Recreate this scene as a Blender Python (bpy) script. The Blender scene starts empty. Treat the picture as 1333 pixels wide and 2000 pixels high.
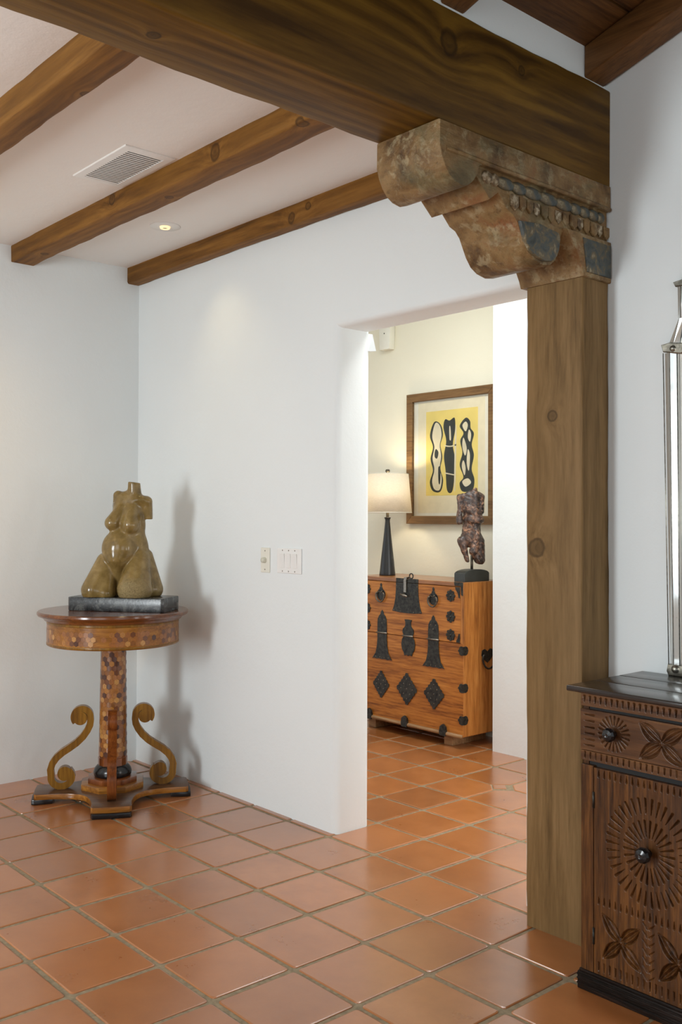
import bpy, bmesh, math, random
import numpy as np
from mathutils import Vector, Matrix
random.seed(7); RNG = np.random.RandomState(7)
PI = math.pi
SC = bpy.context.scene
COL = SC.collection

# ------------------------------------------------------------------ node helpers
def new_mat(name):
    m = bpy.data.materials.new(name); m.use_nodes = True
    nt = m.node_tree; nt.nodes.clear()
    out = nt.nodes.new('ShaderNodeOutputMaterial'); b = nt.nodes.new('ShaderNodeBsdfPrincipled')
    nt.links.new(b.outputs[0], out.inputs[0])
    return m, nt, b
def N(nt, t, **kw):
    n = nt.nodes.new('ShaderNode' + t)
    for k, v in kw.items(): setattr(n, k, v)
    return n
def setin(n, **kw):
    for k, v in kw.items(): n.inputs[k.replace('_', ' ')].default_value = v
def L(nt, a, b): nt.links.new(a, b)
def c4(c): return (c[0], c[1], c[2], 1)
def coords(nt, scale=(1, 1, 1), rot=(0, 0, 0), src='Object'):
    t = N(nt, 'TexCoord'); m = N(nt, 'Mapping'); m.inputs['Scale'].default_value = scale; m.inputs['Rotation'].default_value = rot
    L(nt, t.outputs[src], m.inputs[0]); return m.outputs[0]
def noise(nt, vec, scale, detail=4, rough=.55, dist=0):
    n = N(nt, 'TexNoise'); n.inputs['Scale'].default_value = scale; n.inputs['Detail'].default_value = detail
    n.inputs['Roughness'].default_value = rough; n.inputs['Distortion'].default_value = dist
    L(nt, vec, n.inputs['Vector']); return n.outputs['Fac']
def ramp(nt, fac, stops):
    r = N(nt, 'ValToRGB'); e = r.color_ramp.elements
    while len(e) < len(stops): e.new(.5)
    for i, (p, c) in enumerate(stops):
        e[i].position = p; e[i].color = c4(c) if len(c) == 3 else c
    L(nt, fac, r.inputs[0]); return r.outputs[0]
def mix(nt, fac, a, b, mode='MIX'):
    m = N(nt, 'Mix', data_type='RGBA', blend_type=mode)
    for s, v in ((0, fac), (6, a), (7, b)):
        if hasattr(v, 'links'): L(nt, v, m.inputs[s])
        else: m.inputs[s].default_value = v if s == 0 else c4(v)
    return m.outputs[2]
def mathn(nt, op, a, b=0.0, clamp=False):
    m = N(nt, 'Math', operation=op, use_clamp=clamp)
    for i, v in enumerate((a, b)):
        if hasattr(v, 'links'): L(nt, v, m.inputs[i])
        else: m.inputs[i].default_value = v
    return m.outputs[0]
def bump(nt, b, h, strength=.3, dist=.01):
    n = N(nt, 'Bump'); n.inputs['Strength'].default_value = strength; n.inputs['Distance'].default_value = dist
    L(nt, h, n.inputs['Height']); L(nt, n.outputs[0], b.inputs['Normal'])

def plain(name, col, rough=.5, metal=0, var=.06, nscale=20, bmp=.1, bdist=.002, spec=.5):
    m, nt, b = new_mat(name); v = coords(nt)
    f = noise(nt, v, nscale, 5)
    lo = tuple(max(0, c * (1 - var * 2)) for c in col); hi = tuple(min(1, c * (1 + var)) for c in col)
    L(nt, ramp(nt, f, [(.3, lo), (.7, hi)]), b.inputs['Base Color'])
    b.inputs['Roughness'].default_value = rough; b.inputs['Metallic'].default_value = metal
    b.inputs['Specular IOR Level'].default_value = spec
    if bmp: bump(nt, b, f, bmp, bdist)
    return m

def wood(name, light, mid, dark, axis='X', scale=1.0, rough=.5, bmp=.25, knots=(), coat=0, patch=.5, fine=1.0, bdist=.003, spec=.22, ringw=.05, con=1.0):
    m, nt, b = new_mat(name)
    st = {'X': (.07, 1, 1), 'Y': (1, .07, 1), 'Z': (1, 1, .07)}[axis]
    base = coords(nt)
    src = base
    if knots:      # bend the grain around each knot
        acc = None
        for (p, r) in knots:
            d = N(nt, 'VectorMath', operation='DISTANCE'); L(nt, base, d.inputs[0]); d.inputs[1].default_value = p
            e = mathn(nt, 'MULTIPLY', mathn(nt, 'DIVIDE', d.outputs['Value'], r * 1.9), -1.0)
            g = mathn(nt, 'MULTIPLY', mathn(nt, 'POWER', 2.718, e), r * 1.6)
            acc = g if acc is None else mathn(nt, 'ADD', acc, g)
        ad = N(nt, 'VectorMath', operation='ADD'); L(nt, base, ad.inputs[0]); L(nt, acc, ad.inputs[1]); src = ad.outputs[0]
    mp = N(nt, 'Mapping'); mp.inputs['Scale'].default_value = st; L(nt, src, mp.inputs[0])
    v = mp.outputs[0]
    n1 = noise(nt, v, 14 * scale, 6, .6, .6)
    n2 = noise(nt, v, 95 * scale * fine, 4, .6)
    w = N(nt, 'TexWave', wave_type='RINGS', rings_direction=axis); w.inputs['Scale'].default_value = 9 * scale
    w.inputs['Distortion'].default_value = 5; w.inputs['Detail'].default_value = 3; w.inputs['Detail Scale'].default_value = 1.2
    L(nt, v, w.inputs['Vector'])
    f = mathn(nt, 'ADD', mathn(nt, 'MULTIPLY', n1, .60), mathn(nt, 'ADD', mathn(nt, 'MULTIPLY', w.outputs['Fac'], ringw), mathn(nt, 'MULTIPLY', n2, .40 - ringw * .5)))
    col = ramp(nt, f, [(.5 - .13 / con, dark), (.505, mid), (.5 + .13 / con, light)])
    big = noise(nt, base, 2.6 * scale, 4)
    col = mix(nt, mathn(nt, 'MULTIPLY', ramp(nt, big, [(.38, (0, 0, 0)), (.66, (1, 1, 1))]), patch), col, mid)
    kn = None
    for (p, r) in knots:
        dn = N(nt, 'VectorMath', operation='DISTANCE'); L(nt, base, dn.inputs[0]); dn.inputs[1].default_value = p
        wob = mathn(nt, 'ADD', dn.outputs['Value'], mathn(nt, 'MULTIPLY', mathn(nt, 'SUBTRACT', noise(nt, base, 16, 3), .5), r * .9))
        q = mathn(nt, 'DIVIDE', wob, r)
        k = ramp(nt, q, [(0, (.75, .75, .75)), (.5, (.5, .5, .5)), (.74, (.95, .95, .95)), (.84, (.8, .8, .8)), (1.0, (0, 0, 0))])
        kn = k if kn is None else mathn(nt, 'MAXIMUM', kn, k)
    if kn is not None:
        col = mix(nt, mathn(nt, 'MULTIPLY', kn, .8), col, tuple(c * .42 for c in dark))
    L(nt, col, b.inputs['Base Color'])
    b.inputs['Roughness'].default_value = rough
    b.inputs['Specular IOR Level'].default_value = spec
    b.inputs['Coat Weight'].default_value = coat; b.inputs['Coat Roughness'].default_value = .15
    bump(nt, b, mathn(nt, 'ADD', n2, mathn(nt, 'MULTIPLY', n1, .8)), bmp, bdist)
    return m

def plaster(name, col):
    m, nt, b = new_mat(name); v = coords(nt)
    big = noise(nt, v, 1.3, 3); small = noise(nt, v, 9, 4); fine = noise(nt, v, 140, 3)
    L(nt, ramp(nt, big, [(.3, tuple(c * .975 for c in col)), (.7, col)]), b.inputs['Base Color'])
    b.inputs['Roughness'].default_value = .78; b.inputs['Specular IOR Level'].default_value = .25
    bump(nt, b, mathn(nt, 'ADD', mathn(nt, 'MULTIPLY', small, 1.0), mathn(nt, 'MULTIPLY', fine, .12)), .22, .012)
    return m

M = {}
M['plaster'] = plaster('white_plaster', (.780, .822, .825))
M['plaster_lamplit'] = plaster('lamplit_plaster', (.80, .77, .63))  # yellowed to put the lamp's warm glow into the wall colour
M['ceil'] = plaster('ceiling_plaster', (.83, .81, .78))
M['white'] = plain('white_paint', (.82, .82, .80), .4, var=.01, bmp=0)
M['ivory'] = plain('ivory_plastic', (.78, .77, .68), .35, var=.01, bmp=0)
M['ivory2'] = plain('ivory_knob_plastic', (.62, .62, .52), .35, var=.01, bmp=0)
M['dark'] = plain('dark_hole', (.015, .015, .015), .8, bmp=0)
M['vent_shade'] = plain('duct_shade_tone', (.14, .13, .12), .7, bmp=0)  # dark tone stands in for shade inside the vent
M['iron'] = plain('black_iron', (.036, .034, .027), .42, .35, var=.45, nscale=60, bmp=.5, bdist=.002)
M['iron_edge'] = plain('worn_iron', (.16, .14, .11), .42, .8, var=.3, nscale=60, bmp=.3)
M['steel'] = plain('dull_steel', (.30, .27, .23), .35, .9, var=.15, nscale=80, bmp=.1)
M['rod'] = plain('bronze_rod', (.10, .085, .065), .35, .8, bmp=0)
M['black_satin'] = plain('black_satin_paint', (.018, .019, .021), .33, var=.1, bmp=0)
M['base_black'] = plain('black_painted_base', (.03, .033, .03), .38, var=.1, bmp=0)
M['ebony'] = plain('ebonised_wood', (.008, .008, .009), .22, var=.2, bmp=0)

# ------------------------------------------------------------------ object helpers
def root(name, loc, label, cat, group=None, rz=0):
    o = bpy.data.objects.new(name, None); COL.objects.link(o)
    o.location = loc; o.rotation_euler = (0, 0, rz); o.empty_display_size = .05
    o['label'] = label; o['category'] = cat
    if group: o['group'] = group
    return o
def tag(o, label, cat, group=None):
    o['label'] = label; o['category'] = cat
    if group: o['group'] = group
    return o
def obj(name, me, mat, parent=None, smooth=False, loc=(0, 0, 0), rot=(0, 0, 0), angle=None, label=None):
    if isinstance(me, bmesh.types.BMesh):
        bm = me; me = bpy.data.meshes.new(name)
        bmesh.ops.recalc_face_normals(bm, faces=bm.faces[:]); bm.to_mesh(me); bm.free()
    for mm in (mat if isinstance(mat, (list, tuple)) else [mat]): me.materials.append(mm)
    if smooth or angle:
        me.polygons.foreach_set('use_smooth', [True] * len(me.polygons))
        if angle:
            try: me.set_sharp_from_angle(angle=math.radians(angle))
            except Exception: pass
    o = bpy.data.objects.new(name, me); COL.objects.link(o)
    o.location = loc; o.rotation_euler = rot
    if parent: o.parent = parent
    if label: o['label'] = label
    return o
def struct(name, me, mat, **kw):
    o = obj(name, me, mat, **kw); o['kind'] = 'structure'; return o
def addbox(bm, x0, x1, y0, y1, z0, z1, bev=0, seg=2):
    t = bmesh.new(); bmesh.ops.create_cube(t, size=1)
    for v in t.verts:
        v.co = Vector(((x0 + x1) / 2 + v.co.x * (x1 - x0), (y0 + y1) / 2 + v.co.y * (y1 - y0), (z0 + z1) / 2 + v.co.z * (z1 - z0)))
    if bev: bmesh.ops.bevel(t, geom=t.edges[:], offset=bev, segments=seg, profile=.5, affect='EDGES')
    merge(bm, t)
def merge(bm, t, mtx=None):
    mp = {}
    for v in t.verts: mp[v] = bm.verts.new(mtx @ v.co if mtx else v.co)
    for f in t.faces:
        try:
            g = bm.faces.new([mp[v] for v in f.verts]); g.material_index = f.material_index; g.smooth = f.smooth
        except ValueError: pass
    t.free()
def box(x0, x1, y0, y1, z0, z1, bev=0, seg=2):
    bm = bmesh.new(); addbox(bm, x0, x1, y0, y1, z0, z1, bev, seg); return bm
def prism(pts, h0, h1, plane='XZ', bev=0, seg=2):
    """polygon pts in plane, extruded along the third axis from h0 to h1"""
    bm = bmesh.new()
    def co(p, h):
        return {'XZ': (p[0], h, p[1]), 'YZ': (h, p[0], p[1]), 'XY': (p[0], p[1], h)}[plane]
    a = [bm.verts.new(co(p, h0)) for p in pts]; b = [bm.verts.new(co(p, h1)) for p in pts]
    fa = bm.faces.new(a); fb = bm.faces.new(list(reversed(b))); n = len(pts)
    for i in range(n): bm.faces.new((a[i], b[i], b[(i + 1) % n], a[(i + 1) % n]))
    bmesh.ops.recalc_face_normals(bm, faces=bm.faces[:])
    if bev:
        es = set(fa.edges) | set(fb.edges)
        bmesh.ops.bevel(bm, geom=list(es), offset=bev, segments=seg, profile=.5, affect='EDGES')
    bmesh.ops.triangulate(bm, faces=[f for f in bm.faces if len(f.verts) > 4])
    return bm
def lathe(prof, seg=48, center=(0, 0)):
    bm = bmesh.new(); rings = []
    for r, z in prof:
        if r < 1e-6: rings.append([bm.verts.new((center[0], center[1], z))])
        else: rings.append([bm.verts.new((center[0] + r * math.cos(2 * PI * i / seg), center[1] + r * math.sin(2 * PI * i / seg), z)) for i in range(seg)])
    for a, b in zip(rings, rings[1:]):
        for i in range(seg):
            j = (i + 1) % seg
            if len(a) == 1 and len(b) > 1: bm.faces.new((a[0], b[i], b[j]))
            elif len(b) == 1 and len(a) > 1: bm.faces.new((a[i], a[j], b[0]))
            elif len(a) > 1: bm.faces.new((a[i], a[j], b[j], b[i]))
    return bm
def tube(pts, r, seg=10, closed=False, cap=True):
    bm = bmesh.new(); pts = [Vector(p) for p in pts]; n = len(pts); rings = []
    rr = r if isinstance(r, (list, tuple)) else [r] * n
    up = None
    for i, p in enumerate(pts):
        if closed: t = (pts[(i + 1) % n] - pts[i - 1]).normalized()
        else: t = (pts[min(i + 1, n - 1)] - pts[max(i - 1, 0)]).normalized()
        if up is None:
            up = t.orthogonal().normalized()
        up = (up - t * up.dot(t)).normalized(); s = t.cross(up)
        rings.append([bm.verts.new(p + (up * math.cos(2 * PI * k / seg) + s * math.sin(2 * PI * k / seg)) * rr[i]) for k in range(seg)])
    for i in range(n if closed else n - 1):
        a, b = rings[i], rings[(i + 1) % n]
        for k in range(seg): bm.faces.new((a[k], a[(k + 1) % seg], b[(k + 1) % seg], b[k]))
    if cap and not closed:
        bm.faces.new(list(reversed(rings[0]))); bm.faces.new(rings[-1])
    return bm
def hewn(x0, x1, y0, y1, z0, z1, axis, step=.06, bev=.008, jit=.0025, seed=1):
    """a sawn timber: long box with softly uneven arrises"""
    rnd = random.Random(seed); bm = bmesh.new()
    lo = {'X': x0, 'Y': y0, 'Z': z0}[axis]; hi = {'X': x1, 'Y': y1, 'Z': z1}[axis]
    n = max(2, int((hi - lo) / step))
    if axis == 'X': a0, a1, b0, b1 = y0, y1, z0, z1
    elif axis == 'Y': a0, a1, b0, b1 = x0, x1, z0, z1
    else: a0, a1, b0, b1 = x0, x1, y0, y1
    rings = []
    ph = [rnd.random() * 6 for _ in range(8)]
    for i in range(n + 1):
        t = lo + (hi - lo) * i / n
        pts = []
        for k, (a, b) in enumerate(((a0, b0), (a1, b0), (a1, b1), (a0, b1))):
            sa = 1 if a == a0 else -1; sb = 1 if b == b0 else -1
            w1 = bev * (1 + .5 * math.sin(t * 9 + ph[k]) + .35 * math.sin(t * 31 + ph[k + 4]))
            ja = jit * math.sin(t * 2.1 + ph[k]) * .4 + rnd.uniform(-jit, jit) * .15; jb = jit * math.sin(t * 2.7 + ph[k + 4]) * .4
            A = (a + sa * w1 + ja, b + jb); B = (a + sa * w1 * .3 + ja, b + sb * w1 * .3 + jb); C_ = (a + ja, b + sb * w1 + jb)
            q = [A, B, C_]
            if k in (0, 2): q = q[::-1]
            pts += q
        ring = []
        for (a, b) in pts:
            ring.append(bm.verts.new({'X': (t, a, b), 'Y': (a, t, b), 'Z': (a, b, t)}[axis]))
        rings.append(ring)
    m = len(rings[0])
    for r0, r1 in zip(rings, rings[1:]):
        for k in range(m): bm.faces.new((r0[k], r0[(k + 1) % m], r1[(k + 1) % m], r1[k]))
    bm.faces.new(rings[0]); bm.faces.new(list(reversed(rings[-1])))
    return bm

# ------------------------------------------------------------------ implicit sculpting
def surface_nets(F, lo, hi, h):
    lo = np.array(lo, float); dims = np.ceil((np.array(hi) - lo) / h).astype(int) + 1
    g = [lo[i] + h * np.arange(dims[i]) for i in range(3)]
    X, Y, Z = np.meshgrid(*g, indexing='ij')
    V = F(X, Y, Z); s = V < 0
    nx, ny, nz = np.array(V.shape) - 1
    cnt = np.zeros((nx, ny, nz)); acc = np.zeros((nx, ny, nz, 3))
    corners = [(i, j, k) for i in (0, 1) for j in (0, 1) for k in (0, 1)]
    def sub(A, c): return A[c[0]:c[0] + nx, c[1]:c[1] + ny, c[2]:c[2] + nz]
    for a in corners:
        for ax in range(3):
            if a[ax] == 0:
                b = list(a); b[ax] = 1
                va, vb = sub(V, a), sub(V, b); cr = (va < 0) != (vb < 0)
                t = np.where(cr, va / np.where(cr, va - vb, 1), 0)
                for q in range(3):
                    acc[..., q] += np.where(cr, a[q] + (t if q == ax else 0), 0)
                cnt += cr
    act = cnt > 0
    idx = -np.ones((nx, ny, nz), int); idx[act] = np.arange(act.sum())
    ii = np.argwhere(act)
    verts = lo + h * (ii + acc[act] / cnt[act][:, None])
    faces = []
    for ax in range(3):
        o1, o2 = [(1, 2), (2, 0), (0, 1)][ax]
        sl0 = [slice(None)] * 3; sl1 = [slice(None)] * 3; sl0[ax] = slice(0, -1); sl1[ax] = slice(1, None)
        a = s[tuple(sl0)]; b = s[tuple(sl1)]
        e = np.argwhere(a != b)
        for p in e:
            if p[o1] < 1 or p[o2] < 1 or p[o1] >= [nx, ny, nz][o1] or p[o2] >= [nx, ny, nz][o2]: continue
            q = []
            for d1, d2 in ((-1, -1), (0, -1), (0, 0), (-1, 0)):
                c = p.copy(); c[o1] += d1; c[o2] += d2; q.append(int(idx[tuple(c)]))
            if min(q) < 0: continue
            faces.append(q if a[tuple(p)] else q[::-1])
    return verts, faces
def smin(a, b, k):
    if k <= 0: return np.minimum(a, b)
    h = np.clip(.5 + .5 * (b - a) / k, 0, 1); return b * (1 - h) + a * h - k * h * (1 - h)
def ell(X, Y, Z, c, r, tilt=0):
    x, y, z = X - c[0], Y - c[1], Z - c[2]
    if tilt: x, z = x * math.cos(tilt) + z * math.sin(tilt), -x * math.sin(tilt) + z * math.cos(tilt)
    k0 = np.sqrt((x / r[0])**2 + (y / r[1])**2 + (z / r[2])**2) + 1e-9
    k1 = np.sqrt((x / r[0]**2)**2 + (y / r[1]**2)**2 + (z / r[2]**2)**2) + 1e-9
    return k0 * (k0 - 1) / k1
def cap(X, Y, Z, a, b, ra, rb):
    a = np.array(a, float); b = np.array(b, float); d = b - a; dd = d @ d
    t = np.clip(((X - a[0]) * d[0] + (Y - a[1]) * d[1] + (Z - a[2]) * d[2]) / dd, 0, 1)
    return np.sqrt((X - a[0] - t * d[0])**2 + (Y - a[1] - t * d[1])**2 + (Z - a[2] - t * d[2])**2) - (ra + (rb - ra) * t)
def mesh_from(verts, faces, name):
    me = bpy.data.meshes.new(name); me.from_pydata([tuple(v) for v in verts], [], faces); me.update(); return me
def relax(verts, faces, it=2, lam=.5):
    v = np.array(verts); F = np.array(faces)
    e = np.concatenate([F[:, [0, 1]], F[:, [1, 2]], F[:, [2, 3]], F[:, [3, 0]]]); e = np.concatenate([e, e[:, ::-1]])
    for _ in range(it):
        s = np.zeros_like(v); c = np.zeros(len(v)); np.add.at(s, e[:, 0], v[e[:, 1]]); np.add.at(c, e[:, 0], 1)
        v = v + lam * (s / c[:, None] - v)
    return v

# ------------------------------------------------------------------ camera
F_, CY = 1893.54, 985.58
th, pi_, ro = [math.radians(a) for a in (41.359, .7976, .1973)]
s_, c_ = math.sin(th), math.cos(th)
Fv = Vector((-c_, s_, 0)); Rv = Vector((s_, c_, 0)); Uv = Vector((0, 0, 1))
F2 = Fv * math.cos(pi_) + Uv * math.sin(pi_); U2 = -Fv * math.sin(pi_) + Uv * math.cos(pi_)
R3 = Rv * math.cos(ro) + U2 * math.sin(ro); U3 = -Rv * math.sin(ro) + U2 * math.cos(ro)
cam = bpy.data.cameras.new('camera'); cam.sensor_fit = 'HORIZONTAL'; cam.sensor_width = 36
cam.lens = F_ / 1333 * 36; cam.shift_y = -(1000 - CY) / 1333; cam.clip_start = .05
co = bpy.data.objects.new('camera', cam); COL.objects.link(co); SC.camera = co
mw = Matrix((R3, U3, -F2)).transposed().to_4x4(); mw.translation = Vector((0, 0, 1.4)); co.matrix_world = mw

# ================================================================== THE SETTING
# floor: terracotta tiles, pillowed, laid with wide grout
def tile_floor():
    px, py, tr = .2963, .2988, .00345
    ox, oy = -3.2606, 1.5855 + .0
    g = .0075
    vs, fs, cols = [], [], []
    rnd = random.Random(3)
    ins = (-3.2655, 3.985)
    for j in range(-12, 17):
        for i in range(-13, 13):
            ax, ay = ox + j * px, oy + i * py
            def W(u, v): return (u + tr * v, v - tr * u)
            x0, x1, y0, y1 = ax + g, ax + px - g, ay + g, ay + py - g
            jx, jy = rnd.uniform(-.002, .002), rnd.uniform(-.002, .002); dz = rnd.uniform(-.0006, .0006)
            x0 += jx; x1 += jx + rnd.uniform(-.0015, .0015); y0 += jy; y1 += jy + rnd.uniform(-.0015, .0015)
            r = .012; pts = []
            for (cx, cy, a0) in ((x1 - r, y1 - r, 0), (x0 + r, y1 - r, 90), (x0 + r, y0 + r, 180), (x1 - r, y0 + r, 270)):
                c = W(cx, cy)
                if abs(c[0] - ins[0]) < .04 and abs(c[1] - ins[1]) < .04:
                    k = .066; sx = 1 if a0 in (0, 270) else -1; sy = 1 if a0 in (0, 90) else -1
                    ex, ey = cx + sx * r, cy + sy * r
                    q = [(ex - sx * k, ey), (ex, ey - sy * k)]
                    if a0 in (0, 180): q = q[::-1]
                    pts += q; continue
                for a in (0, 30, 60, 90):
                    pts.append((cx + r * math.cos(math.radians(a0 + a)), cy + r * math.sin(math.radians(a0 + a))))
            mx, my = (x0 + x1) / 2, (y0 + y1) / 2
            def ring(sc, z): 
                b = len(vs)
                for (x, y) in pts:
                    X = mx + (x - mx) * sc; Y = my + (y - my) * sc; w = W(X, Y); vs.append((w[0], w[1], z))
                return b
            n = len(pts)
            b0 = ring(1.0, -.006); b1 = ring(.993, -.0016 + dz); b2 = ring(.965, -.0002 + dz)
            cl = (rnd.random(), rnd.random(), rnd.random(), 1)
            for a, b in ((b0, b1), (b1, b2)):
                for k in range(n): fs.append((a + k, a + (k + 1) % n, b + (k + 1) % n, b + k)); cols.append(cl)
            fs.append(tuple(b2 + k for k in range(n))); cols.append(cl)
    # two little cut inserts
    for (cx, cy, hw) in ((ins[0], ins[1] + .0, .048),):
        b = len(vs)
        for z, sc in ((-.006, 1), (-.001, .97), (0, .9)):
            for a in (0, 90, 180, 270): vs.append((cx + hw * sc * math.cos(math.radians(a)), cy + hw * sc * math.sin(math.radians(a)), z))
        for q in (0, 4):
            for k in range(4): fs.append((b + q + k, b + q + (k + 1) % 4, b + q + 4 + (k + 1) % 4, b + q + 4 + k)); cols.append((.8, .5, .5, 1))
        fs.append((b + 8, b + 9, b + 10, b + 11)); cols.append((.8, .5, .5, 1))
    nt_ = len(fs)
    b = len(vs); vs += [(-7.2, -2.6, -.0035), (4, -2.6, -.0035), (4, 5.4, -.0035), (-7.2, 5.4, -.0035), (-7.2, -2.6, -.15), (4, -2.6, -.15), (4, 5.4, -.15), (-7.2, 5.4, -.15)]
    for f in ((0, 1, 2, 3), (4, 7, 6, 5), (0, 4, 5, 1), (1, 5, 6, 2), (2, 6, 7, 3), (3, 7, 4, 0)):
        fs.append(tuple(b + k for k in f)); cols.append((0, 0, 0, 1))
    me = bpy.data.meshes.new('floor'); me.from_pydata(vs, [], fs)
    at = me.color_attributes.new('tile', 'FLOAT_COLOR', 'CORNER'); arr = []
    for p, c in zip(me.polygons, cols): arr += list(c) * p.loop_total
    at.data.foreach_set('color', arr)
    # tile material
    m, nt, bs = new_mat('terracotta_tile'); v = coords(nt)
    a = N(nt, 'Attribute', attribute_name='tile'); sep = N(nt, 'SeparateColor'); L(nt, a.outputs['Color'], sep.inputs[0])
    off = N(nt, 'VectorMath', operation='ADD'); sc_ = N(nt, 'VectorMath', operation='SCALE'); sc_.inputs['Scale'].default_value = 20
    L(nt, a.outputs['Color'], sc_.inputs[0]); L(nt, v, off.inputs[0]); L(nt, sc_.outputs[0], off.inputs[1]); v2 = off.outputs[0]
    n1 = noise(nt, v2, 5, 5, .6); n2 = noise(nt, v2, 60, 4); n3 = noise(nt, v2, 220, 2)
    col = ramp(nt, n1, [(.3, (.315, .104, .025)), (.5, (.390, .137, .037)), (.72, (.465, .178, .056))])
    col = mix(nt, mathn(nt, 'MULTIPLY', sep.outputs[0], .55), col, (.415, .152, .048))
    hs = N(nt, 'HueSaturation'); L(nt, col, hs.inputs['Color']); L(nt, mathn(nt, 'ADD', mathn(nt, 'MULTIPLY', sep.outputs[1], .28), .84), hs.inputs['Value'])
    hs.inputs['Saturation'].default_value = 1.0
    sp = ramp(nt, n3, [(.70, (0, 0, 0)), (.76, (1, 1, 1))])
    col = mix(nt, mathn(nt, 'MULTIPLY', sp, .35), hs.outputs[0], (.16, .07, .035))
    L(nt, col, bs.inputs['Base Color'])
    L(nt, ramp(nt, n1, [(.3, (.27, .27, .27)), (.7, (.31, .31, .31))]), bs.inputs['Roughness'])
    bs.inputs['Specular IOR Level'].default_value = .6; bs.inputs['Coat Weight'].default_value = .75; bs.inputs['Coat Roughness'].default_value = .2
    bump(nt, bs, mathn(nt, 'ADD', mathn(nt, 'MULTIPLY', noise(nt, v2, 7, 2), 1.0), mathn(nt, 'MULTIPLY', n2, .12)), .16, .006)
    gm = plain('grout', (.30, .235, .15), .85, var=.15, nscale=60, bmp=.5, bdist=.003, spec=.2)
    me.materials.append(m); me.materials.append(gm)
    for k, p in enumerate(me.polygons):
        if k >= nt_: p.material_index = 1
    o = bpy.data.objects.new('floor', me); COL.objects.link(o); o['kind'] = 'structure'
tile_floor()

def holed_wall(name, axis_pts_u, axis_pts_v, holes, h0, h1, plane, mat, bev=0, bevface=None):
    """slab in (u, v) cells with some cells left out; extruded h0..h1; opening arrises rounded"""
    bm = bmesh.new(); V = {}
    def co(u, v, h): return (u, h, v) if plane == 'XZ' else ((h, u, v) if plane == 'YZ' else (u, v, h))
    nu, nv = len(axis_pts_u), len(axis_pts_v)
    def vert(i, j, k):
        if (i, j, k) not in V: V[(i, j, k)] = bm.verts.new(co(axis_pts_u[i], axis_pts_v[j], (h0, h1)[k]))
        return V[(i, j, k)]
    solid = lambda i, j: 0 <= i < nu - 1 and 0 <= j < nv - 1 and (i, j) not in holes
    inner = []
    for i in range(nu - 1):
        for j in range(nv - 1):
            if not solid(i, j): continue
            for k in (0, 1): bm.faces.new([vert(i, j, k), vert(i + 1, j, k), vert(i + 1, j + 1, k), vert(i, j + 1, k)])
            for (a, b, c, d, ni, nj) in ((i, j, i + 1, j, i, j - 1), (i + 1, j, i + 1, j + 1, i + 1, j), (i + 1, j + 1, i, j + 1, i, j + 1), (i, j + 1, i, j, i - 1, j)):
                if not solid(ni, nj):
                    bm.faces.new([vert(a, b, 0), vert(c, d, 0), vert(c, d, 1), vert(a, b, 1)])
                    if (ni, nj) in holes: inner.append(((a, b), (c, d)))
    bmesh.ops.recalc_face_normals(bm, faces=bm.faces[:])
    if bev:
        es = []
        for (p, q) in inner:
            for k in ((0, 1) if bevface is None else (bevface,)):
                e = bm.edges.get((V[(p[0], p[1], k)], V[(q[0], q[1], k)]))
                if e: es.append(e)
        bmesh.ops.bevel(bm, geom=es, offset=bev, segments=6, profile=.5, affect='EDGES')
    return struct(name, bm, mat, angle=35)

YB = 2.83
# wall with the doorway (faces the camera side)
holed_wall('wall_back', [-5.12, -3.245, -2.212, -1.98], [-.05, 2.252, 3.05], {(1, 0)}, YB, 3.04, 'XZ', M['plaster'], .035)
# wall carrying the mirror, a little behind, right of the post
struct('wall_right', box(-1.98, 3.3, 2.86, 3.04, -.05, 4.8), M['plaster'])
struct('wall_left', box(-5.12, -5.0, -2.2, YB, -.05, 3.05), M['plaster'])
# small plaster nib on the inner edge of the doorway
bm = bmesh.new()
vs = [bm.verts.new(p) for p in ((-3.25, 2.99, 2.245), (-3.25, 3.045, 2.245), (-3.2435, 3.045, 2.245), (-3.2447, 3.02, 2.245),
                                (-3.25, 2.99, 2.165), (-3.25, 3.045, 2.165), (-3.219, 3.045, 2.165), (-3.244, 3.02, 2.165))]
for f in ((0, 1, 2, 3), (4, 7, 6, 5), (0, 4, 5, 1), (1, 5, 6, 2), (2, 6, 7, 3), (3, 7, 4, 0)): bm.faces.new([vs[k] for k in f])
struct('trim_1', bm, M['plaster'])
# low ceiling over the alcove side, and the plaster band above the main beam
struct('ceiling', box(-5.12, -2.0, -2.2, YB, 2.838, 3.05), M['ceil'])
struct('wall_upper', box(-2.0, -1.885, -2.2, 2.86, 2.85, 3.06), M['plaster'])
# hall behind the doorway
struct('wall_far', box(-7.0, -3.7, 4.85, 5.0, -.05, 3.2), M['plaster_lamplit'])
bm = box(-3.79, 3.3, 4.56, 5.0, -.05, 3.2)
struct('wall_pier', bm, M['plaster'])
struct('wall_hall', box(-7.12, -7.0, 3.04, 5.0, -.05, 3.2), M['plaster_lamplit'])
holed_wall('ceiling', [-7.0, -4.4, -1.8, 3.3], [3.04, 3.3, 3.95, 5.0], {(1, 1)}, 3.1, 3.25, 'XY', M['plaster'])
# walls behind the camera with window openings
holed_wall('wall_front', [-5.12, -3.2, -2.4, -1.3, .9, 3.3], [-.05, .35, .75, 2.35, 3.4, 4.8], {(1, 1), (1, 2), (3, 2), (3, 3)}, -2.3, -2.2, 'XZ', M['plaster'], .02)
holed_wall('wall_side', [-2.3, -1.6, 1.4, 3.04], [-.05, .6, 2.4, 4.8], {(1, 1)}, 3.3, 3.4, 'YZ', M['plaster'], .02)

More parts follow.
